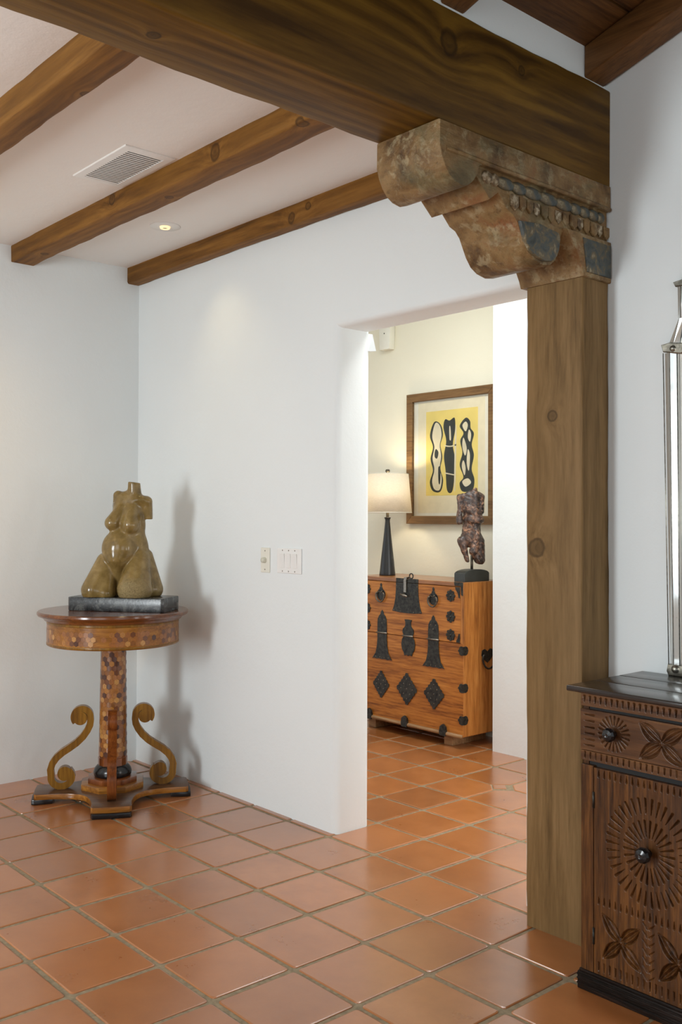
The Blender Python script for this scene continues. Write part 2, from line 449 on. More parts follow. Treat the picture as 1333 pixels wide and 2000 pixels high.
holed_wall('wall_hall', [3.04, 3.08, 4.2, 5.0], [-.05, .15, 2.3, 3.2], {(1, 1)}, .3, .4, 'YZ', M['plaster'], .02)  # added hall end wall, out of view, holds the fill window
def window(name, x0, x1, z0, z1, y, plane='XZ', nx=2, nz=3):
    bm = bmesh.new(); w = .045
    def ab(a0, a1, b0, b1, t=.02):
        if plane == 'XZ': addbox(bm, a0, a1, y - t, y + t, b0, b1, .004)
        else: addbox(bm, y - t, y + t, a0, a1, b0, b1, .004)
    ab(x0, x0 + w, z0, z1); ab(x1 - w, x1, z0, z1); ab(x0, x1, z0, z0 + w); ab(x0, x1, z1 - w, z1)
    for k in range(1, nx): c = x0 + (x1 - x0) * k / nx; ab(c - .012, c + .012, z0, z1, .012)
    for k in range(1, nz): c = z0 + (z1 - z0) * k / nz; ab(x0, x1, c - .012, c + .012, .012)
    struct(name, bm, M['white'])
window('window_1', -3.2, -2.4, .35, 2.35, -2.25)
window('fill_window_2', -1.3, .9, .75, 3.4, -2.25, nx=3)  # unseen window, made tall to light the upper mirror wall
window('fill_window_4', 3.08, 4.2, .15, 2.3, .35, 'YZ', nx=2)  # made-up window, out of view, for the hall fill light
window('fill_window_3', -1.6, 1.4, .6, 2.4, 3.35, 'YZ', nx=4)  # unseen window added to let in fill light

# vaulted plank ceiling of the near room: planks run along Y, rising with X
slope = .29
def zs(x): return 2.985 + (x + 1.88) * slope
mp = wood('stained_plank', (.155, .068, .020), (.095, .040, .012), (.035, .014, .005), 'Y', 1.2, .5, .3)
bm = bmesh.new(); x = -1.9
while x < 3.3:
    w = .183; x1 = min(x + w, 3.32)
    g = .004
    p = [(x + g, zs(x + g)), (x1 - g, zs(x1 - g)), (x1 - g, zs(x1 - g) + .03), (x + g, zs(x + g) + .03)]
    merge(bm, prism(p, -2.2, 2.86, 'XZ', .003, 1)); x += w
p = [(-1.9, zs(-1.9) + .025), (3.32, zs(3.32) + .025), (3.32, zs(3.32) + .1), (-1.9, zs(-1.9) + .1)]
merge(bm, prism(p, -2.2, 2.86, 'XZ'))
struct('ceiling', bm, mp)

# ================================================================== TIMBERS
bw_l, bw_m, bw_d = (.255, .118, .022), (.175, .075, .012), (.085, .034, .005)
def timber(name, dims, axis, mat, label, cat, group=None, seed=1, bev=.008, jit=.004):
    x0, x1, y0, y1, z0, z1 = dims
    loc = ((x0 + x1) / 2, (y0 + y1) / 2, z0)
    bm = hewn(x0 - loc[0], x1 - loc[0], y0 - loc[1], y1 - loc[1], 0, z1 - z0, axis, seed=seed, bev=bev, jit=jit)
    o = obj(name, bm, mat, angle=50, loc=loc); return tag(o, label, cat, group)
bmat = wood('main_beam_wood', (.180, .092, .010), (.108, .051, .005), (.046, .020, .002), 'Y', .75, .55, .4, ringw=.10, patch=.4,
            knots=[((.123, 1.72, .229), .042), ((.123, 2.05, .25), .018), ((.0, .83, .0), .02)], fine=.7)
# main beam spans y -2.2 .. 2.86, object origin in the middle
timber('main_beam', (-2.113, -1.867, -2.2, 2.86, 2.532, 2.863), 'Y', bmat,
       'massive dark-stained timber beam carried by the carved bracket and post', 'beam', seed=4, bev=.007, jit=.006)
def smat(i, kn): return wood('ceiling_beam_wood_%d' % i, bw_l, bw_m, bw_d, 'X', .9, .6, .3, knots=kn, ringw=.1)
ym = 2.127; xm = (-5 - 2.10) / 2
timber('ceiling_beam', (-5.0, -2.105, 2.755, YB, 2.748, 2.846), 'X', smat(3, [((.07, -.037, .028), .032), ((.19, -.037, .055), .022)]),
       'thin brown ceiling beam set against the top of the doorway wall', 'beam', 'small ceiling beams', 1)
timber('ceiling_beam', (-5.0, -2.105, 2.066, 2.190, 2.750, 2.846), 'X',
       smat(2, [((.47, -.062, .045), .036), ((-.34, -.062, .06), .030), ((.98, -.045, .0), .030), ((.02, .01, .0), .022), ((-1.18, .0, .0), .024)]),
       'knotty brown ceiling beam between the air vent and the recessed downlight', 'beam', 'small ceiling beams', 2)
timber('ceiling_beam', (-5.0, -2.105, 1.303, 1.420, 2.745, 2.846), 'X', smat(1, [((.71, .055, .0), .024)]),
       'brown ceiling beam nearest the camera, at the upper left of the ceiling', 'beam', 'small ceiling beams', 3)
pmat = wood('post_wood', (.250, .150, .062), (.190, .112, .042), (.110, .062, .020), 'Z', 1.3, .6, .35, patch=.7,
            knots=[((-.005, -.078, 1.748), .023), ((-.072, -.078, 1.30), .036)])
timber('post', (-2.098, -1.870, 2.705, 2.86, 0, 2.2), 'Z', pmat,
       'square brown timber post standing beside the doorway under the carved bracket', 'post', seed=9, bev=.005, jit=.003)
rmat = wood('rafter_wood', (.19, .085, .026), (.125, .055, .016), (.05, .021, .007), 'X', 1.2, .5, .3)
for i, (y0, y1, lab) in enumerate(((2.735, 2.856, 'dark brown sloping rafter running up along the mirror wall'),
                                   (2.03, 2.135, 'dark brown rafter end showing above the main beam at the top edge'))):
    xs = [-1.885, 3.3]
    p = [(xs[0], zs(xs[0]) - .105), (xs[1], zs(xs[1]) - .105), (xs[1], zs(xs[1]) - .001), (xs[0], zs(xs[0]) - .001)]
    loc = Vector((-1.885, (y0 + y1) / 2, zs(-1.885) - .1))
    bm = prism([(a - loc.x, b - loc.z) for a, b in p], y0 - loc.y, y1 - loc.y, 'XZ', .008, 2)
    tag(obj('rafter', bm, rmat, loc=loc, angle=50), lab, 'rafter', 'rafters of the vaulted ceiling')

# ---------------------------------------------------------------- carved bracket
def bracket():
    m, nt, b = new_mat('weathered_painted_wood'); v = coords(nt)
    n1 = noise(nt, v, 7, 6, .65, .4); n2 = noise(nt, v, 26, 6, .65, .3); n3 = noise(nt, coords(nt, (1, .25, 1)), 70, 4)
    col = ramp(nt, n1, [(.30, (.055, .028, .012)), (.43, (.17, .095, .036)), (.54, (.25, .155, .065)), (.70, (.21, .085, .032))])
    col = mix(nt, mathn(nt, 'MULTIPLY', ramp(nt, n2, [(.52, (0, 0, 0)), (.64, (1, 1, 1))]), .6), col, (.38, .31, .18))
    n4 = noise(nt, v, 4.3, 4, .6, .3)
    col = mix(nt, mathn(nt, 'MULTIPLY', ramp(nt, n4, [(.54, (0, 0, 0)), (.64, (1, 1, 1))]), .55), col, (.105, .098, .05))
    col = mix(nt, mathn(nt, 'MULTIPLY', ramp(nt, n3, [(.30, (1, 1, 1)), (.42, (0, 0, 0))]), .45), col, (.07, .04, .02))
    L(nt, col, b.inputs['Base Color']); b.inputs['Roughness'].default_value = .5; b.inputs['Specular IOR Level'].default_value = .25
    bump(nt, b, mathn(nt, 'ADD', n2, n3), .7, .007)
    M['brk'] = m
    m, nt, b = new_mat('faded_blue_paint'); v = coords(nt)
    n1 = noise(nt, v, 22, 6, .65, .4)
    col = ramp(nt, n1, [(.34, (.026, .028, .022)), (.47, (.058, .070, .066)), (.56, (.13, .095, .045)), (.68, (.34, .29, .19))])
    L(nt, col, b.inputs['Base Color']); b.inputs['Roughness'].default_value = .5; bump(nt, b, n1, .6, .006); M['brk_blue'] = m
    m, nt, b = new_mat('flaking_cream_paint'); v = coords(nt)
    n1 = noise(nt, v, 40, 6, .65, .4)
    L(nt, ramp(nt, n1, [(.38, (.07, .04, .018)), (.5, (.20, .135, .065)), (.64, (.50, .43, .31))]), b.inputs['Base Color']); b.inputs['Roughness'].default_value = .6; bump(nt, b, n1, .6, .006); M['brk_cream'] = m
    r = root('bracket', (-1.99, 2.75, 2.19), 'carved antique wooden bracket with scrolled ends and flaking blue paint on the post', 'bracket')
    O = Vector((-1.99, 2.75, 2.19))
    def P(p): return [(a - O.y, z - O.z) for a, z in p]
    def arc(cy, cz, ry, rz, a0, a1, n=10): return [(cy + ry * math.cos(math.radians(a0 + (a1 - a0) * i / n)), cz + rz * math.sin(math.radians(a0 + (a1 - a0) * i / n))) for i in range(n + 1)]
    xl, xr = -.126, .128
    # upper scroll block
    pts = [(2.855, 2.53), (2.004, 2.53), (2.003, 2.455), (2.012, 2.425), (2.027, 2.398), (2.045, 2.378), (2.07, 2.364), (2.1, 2.359), (2.128, 2.368), (2.150, 2.386), (2.166, 2.408), (2.176, 2.436), (2.2, 2.445), (2.855, 2.445)]
    obj('upper_scroll', prism(P(pts), xl - .004, xr + .004, 'YZ', .006, 2), M['brk'], r, angle=40)
    pts = [(2.855, 2.452), (2.17, 2.452), (2.178, 2.410), (2.197, 2.392), (2.24, 2.355), (2.283, 2.386), (2.855, 2.386)]
    obj('middle_tier', prism(P(pts), xl, xr - .012, 'YZ', .005, 2), M['brk'], r, angle=40)
    # lower scroll
    pts = [(2.86, 2.395), (2.27, 2.395), (2.300, 2.366), (2.325, 2.342), (2.352, 2.333), (2.372, 2.314), (2.388, 2.285), (2.405, 2.255), (2.428, 2.228), (2.458, 2.212), (2.5, 2.204), (2.54, 2.210), (2.568, 2.230), (2.583, 2.262), (2.590, 2.30), (2.605, 2.33), (2.86, 2.33)]
    obj('lower_scroll', prism(P(pts), xl, xr - .014, 'YZ', .004, 2), M['brk'], r, angle=40)
    # capital block on the post
    pts = [(2.858, 2.34), (2.60, 2.34), (2.64, 2.30), (2.668, 2.262), (2.690, 2.224), (2.699, 2.2005), (2.858, 2.2005)]
    obj('capital', prism(P(pts), xl - .006, xr + .004, 'YZ', .006, 2), M['brk'], r, angle=40)
    # blue painted cheek of the lower scroll
    pts = [(2.375, 2.318), (2.40, 2.262), (2.425, 2.235), (2.46, 2.220), (2.50, 2.214), (2.535, 2.22), (2.562, 2.24), (2.574, 2.266), (2.580, 2.30), (2.572, 2.318), (2.47, 2.328)]
    obj('scroll_cheek', prism(P(pts), xr - .02, xr - .002, 'YZ', .005, 2), M['brk_blue'], r, angle=40, label='faded blue face of the lower scroll')
    pts = [(2.69, 2.325), (2.85, 2.325), (2.85, 2.215), (2.712, 2.215)]
    obj('capital_panel', prism(P(pts), xr, xr + .009, 'YZ', .004, 2), M['brk_blue'], r, angle=40)
    # moulding ridge of the upper block
    obj('moulding', tube([(xr + .002, 2.03 - O.y, 2.452 - O.z), (xr + .003, 2.3 - O.y, 2.449 - O.z), (xr + .002, 2.6 - O.y, 2.451 - O.z), (xr + .002, 2.85 - O.y, 2.449 - O.z)], .0075, 8), M['brk'], r, smooth=True)
    # carved gadroons: a cream one then long faded blue ones in the groove
    rd = random.Random(2)
    y = 2.205
    k = 0
    while y < 2.83:
        ln = [.034, .032, .07, .06, .075, .085, .08, .05, .05, .05][k % 10]
        if y + ln > 2.84: break
        bm = bmesh.new(); bmesh.ops.create_uvsphere(bm, u_segments=14, v_segments=10, radius=1)
        for q in bm.verts: q.co = Vector((q.co.x * .013, q.co.y * ln * .66, q.co.z * .019 + q.co.y * rd.uniform(-.001, .001)))
        obj('gadroon', bm, M['brk_cream'] if k < 2 else M['brk_blue'], r, smooth=True, loc=(xr - .010, y + ln / 2 - O.y, 2.416 - O.z))
        y += ln; k += 1
    # row of chip-carved teeth
    y = 2.335; k = 0
    while y < 2.84:
        w = .033
        hh = .030 + rd.uniform(-.004, .005)
        pts = [(y, 2.392), (y + w, 2.392), (y + w, 2.392 - hh), (y + w * .55, 2.392 - hh - .014), (y, 2.392 - hh)]
        obj('tooth', prism(P(pts), xr - .016, xr - .006 + rd.uniform(-.004, .004), 'YZ', .004, 2), M['brk_cream'] if k % 3 == 0 else M['brk'], r, angle=40)
        y += w + .005; k += 1
bracket()

# ================================================================== CEILING FITTINGS
def vent():
    r = root('ceiling_vent', (-3.565, 1.94, 2.838), 'white louvred air vent in the ceiling beside the middle beam', 'vent')
    X, Y = .225, .112
    bm = bmesh.new()
    o4 = [(-X, -Y), (X, -Y), (X, Y), (-X, Y)]; q = .035; i4 = [(-X + q, -Y + q), (X - q, -Y + q), (X - q, Y - q), (-X + q, Y - q)]
    lv = [[bm.verts.new((p[0], p[1], z)) for p in pp] for pp, z in ((o4, 0), (o4, -.004), ([(p[0] * .99, p[1] * .98) for p in o4], -.006), (i4, -.007), (i4, -.001))]
    for a, b in zip(lv, lv[1:]):
        for k in range(4): bm.faces.new((a[k], a[(k + 1) % 4], b[(k + 1) % 4], b[k]))
    obj('frame', bm, M['white'], r)
    bm = box(-X + .034, X - .034, -Y + .034, Y - .034, -.001, -.0003); obj('duct_shade', bm, M['vent_shade'], r)  # flat sheet whose dark colour stands in for the shaded duct
    n = 21
    for i in range(n):
        x = -X + .042 + (2 * X - .084) * i / (n - 1)
        bm = box(-.0056, .0056, -Y + .036, Y - .036, -.0004, .0004)
        obj('slat', bm, M['white'], r, loc=(x, 0, -.0055), rot=(0, math.radians(3), 0))
vent()
def downlight():
    r = root('recessed_downlight', (-4.157, 2.495, 2.838), 'round white recessed downlight between the two far ceiling beams', 'light')
    obj('trim_ring', lathe([(.0, -.0025), (.018, -.0025), (.072, -.004), (.076, -.002), (.076, 0)], 48), M['white'], r, smooth=True)
    m = plain('lit_eyeball', (.8, .7, .5), .4, bmp=0); b = m.node_tree.nodes['Principled BSDF']
    b.inputs['Emission Color'].default_value = (1, .72, .38, 1); b.inputs['Emission Strength'].default_value = .9
    obj('eyeball', lathe([(.012, -.004), (.017, -.013), (.024, -.012), (.027, -.003)], 32), m, r, smooth=True, label='glowing inner ring')
    obj('hole_shade', lathe([(0, -.0075), (.0165, -.0075), (.0165, -.003)], 24), M['dark'], r)  # black disc stands in for the darkness of the hole
    l = bpy.data.lights.new('downlight_lamp', 'SPOT'); l.energy = 4.5; l.color = (1, .78, .42); l.spot_size = math.radians(80); l.spot_blend = 1; l.shadow_soft_size = .03
    o = bpy.data.objects.new('downlight_lamp', l); COL.objects.link(o); o.parent = r; o.location = (0, 0, -.02)
    o.rotation_euler = Vector((.10, .28, -.75)).to_track_quat('-Z', 'Y').to_euler()
downlight()

# ================================================================== SWITCHES, SENSOR
def switches():
    r = root('light_switch_plate', (-3.576, YB, 1.198), 'wide white wall plate with three rocker switches left of the doorway', 'switch')
    obj('plate', box(-.091, .091, -.007, 0, -.059, .059, .003), M['white'], r)
    for i in (-1, 0, 1):
        rk = obj('rocker', box(-.0165, .0165, -.0035, .002, -.034, .034, .0015), M['white'], r, loc=(i * .0465 - .002, -.0075, 0), rot=(math.radians(4), 0, 0))
        for z in (-.049, .049):
            obj('screw', lathe([(0, .0012), (.003, .001), (.0035, 0)], 12), M['steel'], r, loc=(i * .0465 - .002, -.007, z), rot=(PI / 2, 0, 0), smooth=True)
    r = root('dimmer_switch', (-3.762, YB, 1.196), 'narrow ivory wall plate with a round dimmer knob', 'switch')
    obj('plate', box(-.035, .035, -.007, 0, -.060, .060, .003), M['ivory'], r)
    obj('dimmer_knob', lathe([(.0, .020), (.011, .019), (.0125, .017), (.014, 0)], 28), M['ivory2'], r, loc=(0, -.007, 0), rot=(PI / 2, 0, 0), smooth=True)
    for z in (-.045, .045):
        obj('screw', lathe([(0, .0012), (.003, .001), (.0035, 0)], 12), M['steel'], r, loc=(0, -.007, z), rot=(PI / 2, 0, 0), smooth=True)
switches()
r = root('motion_sensor', (-4.985, 4.85, 2.69), 'small ivory motion sensor high on the far hall wall', 'sensor')
obj('housing', prism([(-.05, -.085), (.05, -.085), (.058, .08), (-.058, .08)], -.055, 0, 'XZ', .006), M['ivory'], r, angle=40)
obj('mount', box(-.03, .03, -.03, 0, .08, .11, .004), M['ivory'], r)
obj('lens', lathe([(0, .002), (.004, .0015), (.005, 0)], 12), M['dark'], r, loc=(0, -.056, .03), rot=(PI / 2, 0, 0))

# ================================================================== PEDESTAL TABLE
def table():
    cx, cy = -4.43, 2.375
    axis = math.radians(61)      # direction of the left-right arms
    r = root('pedestal_table', (cx, cy, 0), 'round inlaid pedestal table with scroll supports in the corner', 'table', rz=axis)
    fig = wood('figured_walnut', (.42, .185, .030), (.27, .105, .016), (.11, .036, .006), 'X', 1.6, .3, .12, coat=.5)
    top = wood('polished_top', (.24, .082, .020), (.14, .045, .012), (.06, .018, .006), 'X', 1.4, .25, .08, coat=.6)
    olive = wood('scroll_veneer', (.30, .150, .018), (.20, .090, .010), (.10, .042, .005), 'Z', 1.6, .35, .12, coat=.4)
    red = wood('mahogany_edge', (.26, .080, .016), (.16, .044, .009), (.07, .018, .004), 'Z', 1.6, .28, .08, coat=.6)
    M['basetop'] = wood('dark_base_top', (.15, .075, .035), (.10, .048, .024), (.05, .022, .010), 'X', 1.6, .3, .1, coat=.3)
    Rt, Ra = .371, .324
    obj('table_top', lathe([(0, .936), (Rt - .006, .936), (Rt, .931), (Rt + .001, .922), (Rt - .004, .914), (Rt - .02, .907), (Ra + .018, .902), (Ra + .012, .892), (Ra + .002, .889), (0, .889)], 96), top, r, angle=35)
    obj('apron', lathe([(Ra, .8895), (Ra, .772), (Ra - .004, .769), (Ra - .02, .769), (Ra - .02, .80), (0, .80)], 96), fig, r, angle=35)
    # banding lines
    for z in (.882, .778):
        obj('banding', lathe([(Ra + .0004, z - .0055), (Ra + .0012, z - .005), (Ra + .0012, z + .005), (Ra + .0004, z + .0055)], 96), olive, r, smooth=True)
    # hexagonal marquetry
    m, nt, b = new_mat('marquetry'); a = N(nt, 'Attribute', attribute_name='veneer'); v = coords(nt)
    n = noise(nt, v, 130, 3)
    L(nt, mix(nt, .45, a.outputs['Color'], ramp(nt, n, [(.35, (.35, .35, .35)), (.65, (.72, .72, .72))]), 'OVERLAY'), b.inputs['Base Color'])
    b.inputs['Roughness'].default_value = .3; b.inputs['Coat Weight'].default_value = .5; b.inputs['Coat Roughness'].default_value = .15
    pal = [(.36, .15, .028), (.30, .115, .020), (.21, .075, .014), (.065, .018, .007), (.27, .095, .018), (.13, .04, .010), (.44, .22, .06), (.29, .105, .018)]
    rd = random.Random(5)
    def hexes(fn, s0, s1, z0, z1, a, keep=lambda s, z: True):
        vs, fs, cl = [], [], []
        hstep = a * math.sqrt(3); row = 0; z = z0 + a
        while z < z1 - a * .9:
            s = s0 + hstep / 2 + (hstep / 2 if row % 2 else 0)
            while s < s1 - hstep * .45:
                if keep(s, z):
                    b0 = len(vs)
                    vs.append(fn(s, z)); cc = rd.choice(pal)
                    for k in range(6):
                        an = math.radians(60 * k + 30); vs.append(fn(s + a * .97 * math.cos(an), z + a * .97 * math.sin(an)))
                    for k in range(6): fs.append((b0, b0 + 1 + k, b0 + 1 + (k + 1) % 6)); cl.append(cc)
                s += hstep
            z += a * 1.5; row += 1
        return vs, fs, cl
    def inlay(data, name):
        vs, fs, cl = data; me = bpy.data.meshes.new(name); me.from_pydata(vs, [], fs)
        at = me.color_attributes.new('veneer', 'FLOAT_COLOR', 'CORNER'); arr = []
        for p, c in zip(me.polygons, cl): arr += [c[0], c[1], c[2], 1] * p.loop_total
        at.data.foreach_set('color', arr); return obj(name, me, m, r, smooth=True)
    fa = lambda s, z: (math.cos(s / Ra) * (Ra + .0009), math.sin(s / Ra) * (Ra + .0009), z)
    # panels between plain breaks: view side is at local angle about -90+...
    def keep(s, z):
        d = (math.degrees(s / Ra) + 8) % 45
        return 6.5 < d < 38.5 or (abs(d - 0) < 3.2 and abs(z - .829) < .008)
    for q in range(8):
        for nm, kk in (('inlay_panel', lambda s, z: 6.5 < (math.degrees(s / Ra) + 8) % 45 < 38.5), ('inlay_dot', lambda s, z: min((math.degrees(s / Ra) + 8) % 45, 45 - (math.degrees(s / Ra) + 8) % 45) < 2.2 and abs(z - .829) < .011)):
            dt = hexes(fa, 0, 2 * PI * Ra, .786, .874, .0143, lambda s, z: kk(s, z) and int(((math.degrees(s / Ra) + (8 if nm == 'inlay_panel' else 30.5)) % 360) // 45) == q)
            if dt[1]: inlay(dt, nm)
    # faceted column, slightly tapered
    def col_r(z): return .0695 - .0085 * (z - .18) / .62
    prof = [(0, .80), (col_r(.80), .80)] + [(col_r(z), z) for z in (.6, .4, .2)] + [(.0715, .198), (.0715, .160), (.068, .155), (0, .155)]
    bm = lathe(prof, 14); obj('column', bm, red, r, angle=20)
    def fc(s, z):
        rr = col_r(z) * .9995; ang = s / .065; seg = 2 * PI / 14
        k = math.floor(ang / seg); m_ = (k + .5) * seg; ap = rr * math.cos(seg / 2) / math.cos(ang - m_) + .0013
        return (math.cos(ang) * ap, math.sin(ang) * ap, z)
    inlay(hexes(fc, 0, 2 * PI * .065, .205, .795, .0150), 'column_inlay')
    obj('torus', lathe([(0, .165), (.066, .165), (.078, .158), (.088, .146), (.094, .130), (.092, .112), (.083, .104), (0, .104)], 48), M['ebony'], r, smooth=True, label='glossy black ring at the column foot')
    def octo(R, z0, z1, name, mat):
        p = [(R * math.cos(math.radians(22.5 + 45 * k)), R * math.sin(math.radians(22.5 + 45 * k))) for k in range(8)]
        obj(name, prism(p, z0, z1, 'XY', .003, 2), mat, r, angle=30)
    octo(.128, .080, .106, 'upper_plinth', red); octo(.163, .051, .081, 'lower_plinth', fig)
    # four-armed base with concave sides
    arm, hw = .372, .082
    pts = []
    for k in range(4):
        a = k * PI / 2; ca, sa = math.cos(a), math.sin(a)
        def rt(x, y): return (x * ca - y * sa, x * sa + y * ca)
        pts += [rt(arm - .012, -hw - .012), rt(arm, -hw - .002), rt(arm + .004, 0), rt(arm, hw + .002), rt(arm - .012, hw + .012)]
        # concave curve to the next arm
        for t in range(1, 12):
            u = t / 12; p0 = (arm - .03, hw + .006); p3 = (hw + .006, arm - .03); q = .128
            x = (1 - u)**3 * p0[0] + 3 * (1 - u)**2 * u * q + 3 * (1 - u) * u * u * (q - .02) + u**3 * p3[0]
            y = (1 - u)**3 * p0[1] + 3 * (1 - u)**2 * u * (q - .02) + 3 * (1 - u) * u * u * q + u**3 * p3[1]
            pts.append(rt(x, y))
    bm = prism(pts, .024, .052, 'XY', .003, 2)
    bm.normal_update()
    for f in bm.faces: f.material_index = 1 if abs(f.normal.z) > .8 else 0
    obj('base', bm, [fig, M['basetop']], r, angle=35)
    for k in range(4):
        a = k * PI / 2
        bm = prism([(.285, -hw), (arm - .006, -hw - .012), (arm + .012, -hw - .004), (arm + .015, 0), (arm + .012, hw + .004), (arm - .006, hw + .012), (.285, hw)], 0, .025, 'XY', .004, 2)
        obj('foot', bm, M['ebony'], r, rot=(0, 0, a), angle=35, label='black foot pad')
    # scroll supports: a flat S-scroll in the radial plane of each arm
    def scroll():
        # centre line (radius, height): small curl at the top, S down to a big curl at the foot
        C1 = (.152, .412, .036); C2 = (.215, .108, .040)
        line = []
        for a in np.linspace(-40, 182, 22): line.append((.150 + .040 * math.cos(math.radians(a)), .405 + .040 * math.sin(math.radians(a)), .0155 if a > 60 else .0155))
        for p in ((.109, .385), (.112, .362), (.124, .336), (.145, .306), (.175, .277), (.208, .254), (.243, .232), (.272, .207), (.291, .180), (.300, .150), (.297, .122)): line.append((p[0], p[1], .0165))
        for a in np.linspace(5, -175, 16): line.append((.247 + .050 * math.cos(math.radians(a)), .112 + .0455 * math.sin(math.radians(a)), .0165))
        for p in ((.200, .128), (.212, .145)): line.append((p[0], p[1], .015))
        bm = bmesh.new(); w = .0215
        # sweep a rectangle
        n = len(line); rings = []
        for i, (x, z, h) in enumerate(line):
            a = line[max(i - 1, 0)]; b = line[min(i + 1, n - 1)]; t = Vector((b[0] - a[0], b[1] - a[1])).normalized(); nn = Vector((-t.y, t.x))
            ring = []
            for (q, y) in ((1, -w), (1, w), (-1, w), (-1, -w)):
                ring.append(bm.verts.new((x + nn.x * h * q, y, z + nn.y * h * q)))
            rings.append(ring)
        for a, b in zip(rings, rings[1:]):
            for k in range(4): bm.faces.new((a[k], a[(k + 1) % 4], b[(k + 1) % 4], b[k]))
        bm.faces.new(rings[0]); bm.faces.new(rings[-1][::-1])
        for (cx_, cz, rr) in ((.158, .398, .033), (.232, .128, .035)):
            p = [(cx_ + rr * math.cos(2 * PI * k / 32), cz + rr * math.sin(2 * PI * k / 32)) for k in range(32)]
            merge(bm, prism(p, -w - .0008, w + .0008, 'XZ'))
        return bm
    for k in range(4):
        obj('scroll_support', scroll(), red if k == 3 else olive, r, rot=(0, 0, k * PI / 2), angle=40)
table()

# ================================================================== STONE TORSO
def stone_mat():
    m, nt, b = new_mat('polished_soapstone'); v = coords(nt)
    n1 = noise(nt, v, 18, 6, .6, .5); n2 = noise(nt, v, 140, 5, .7)
    col = ramp(nt, n1, [(.3, (.135, .090, .026)), (.5, (.215, .145, .048)), (.7, (.29, .205, .080))])
    col = mix(nt, mathn(nt, 'MULTIPLY', ramp(nt, n2, [(.32, (1, 1, 1)), (.42, (0, 0, 0))]), .4), col, (.10, .07, .03))
    # rough unpolished patch on the lower right thigh
    d = N(nt, 'VectorMath', operation='DISTANCE'); L(nt, v, d.inputs[0]); d.inputs[1].default_value = (.075, -.135, .010)
    w = mathn(nt, 'ADD', d.outputs['Value'], mathn(nt, 'MULTIPLY', n1, .06))
    mask = ramp(nt, w, [(.09, (1, 1, 1)), (.13, (0, 0, 0))])
    col = mix(nt, mathn(nt, 'MULTIPLY', mask, .7), col, ramp(nt, n2, [(.35, (.15, .105, .04)), (.65, (.34, .27, .13))]))
    L(nt, col, b.inputs['Base Color'])
    L(nt, mathn(nt, 'ADD', mathn(nt, 'MULTIPLY', mask, .6), .17), b.inputs['Roughness'])
    bump(nt, b, mathn(nt, 'MULTIPLY', n2, mathn(nt, 'ADD', mathn(nt, 'MULTIPLY', mask, 1.0), .03)), .35, .004)
    return m
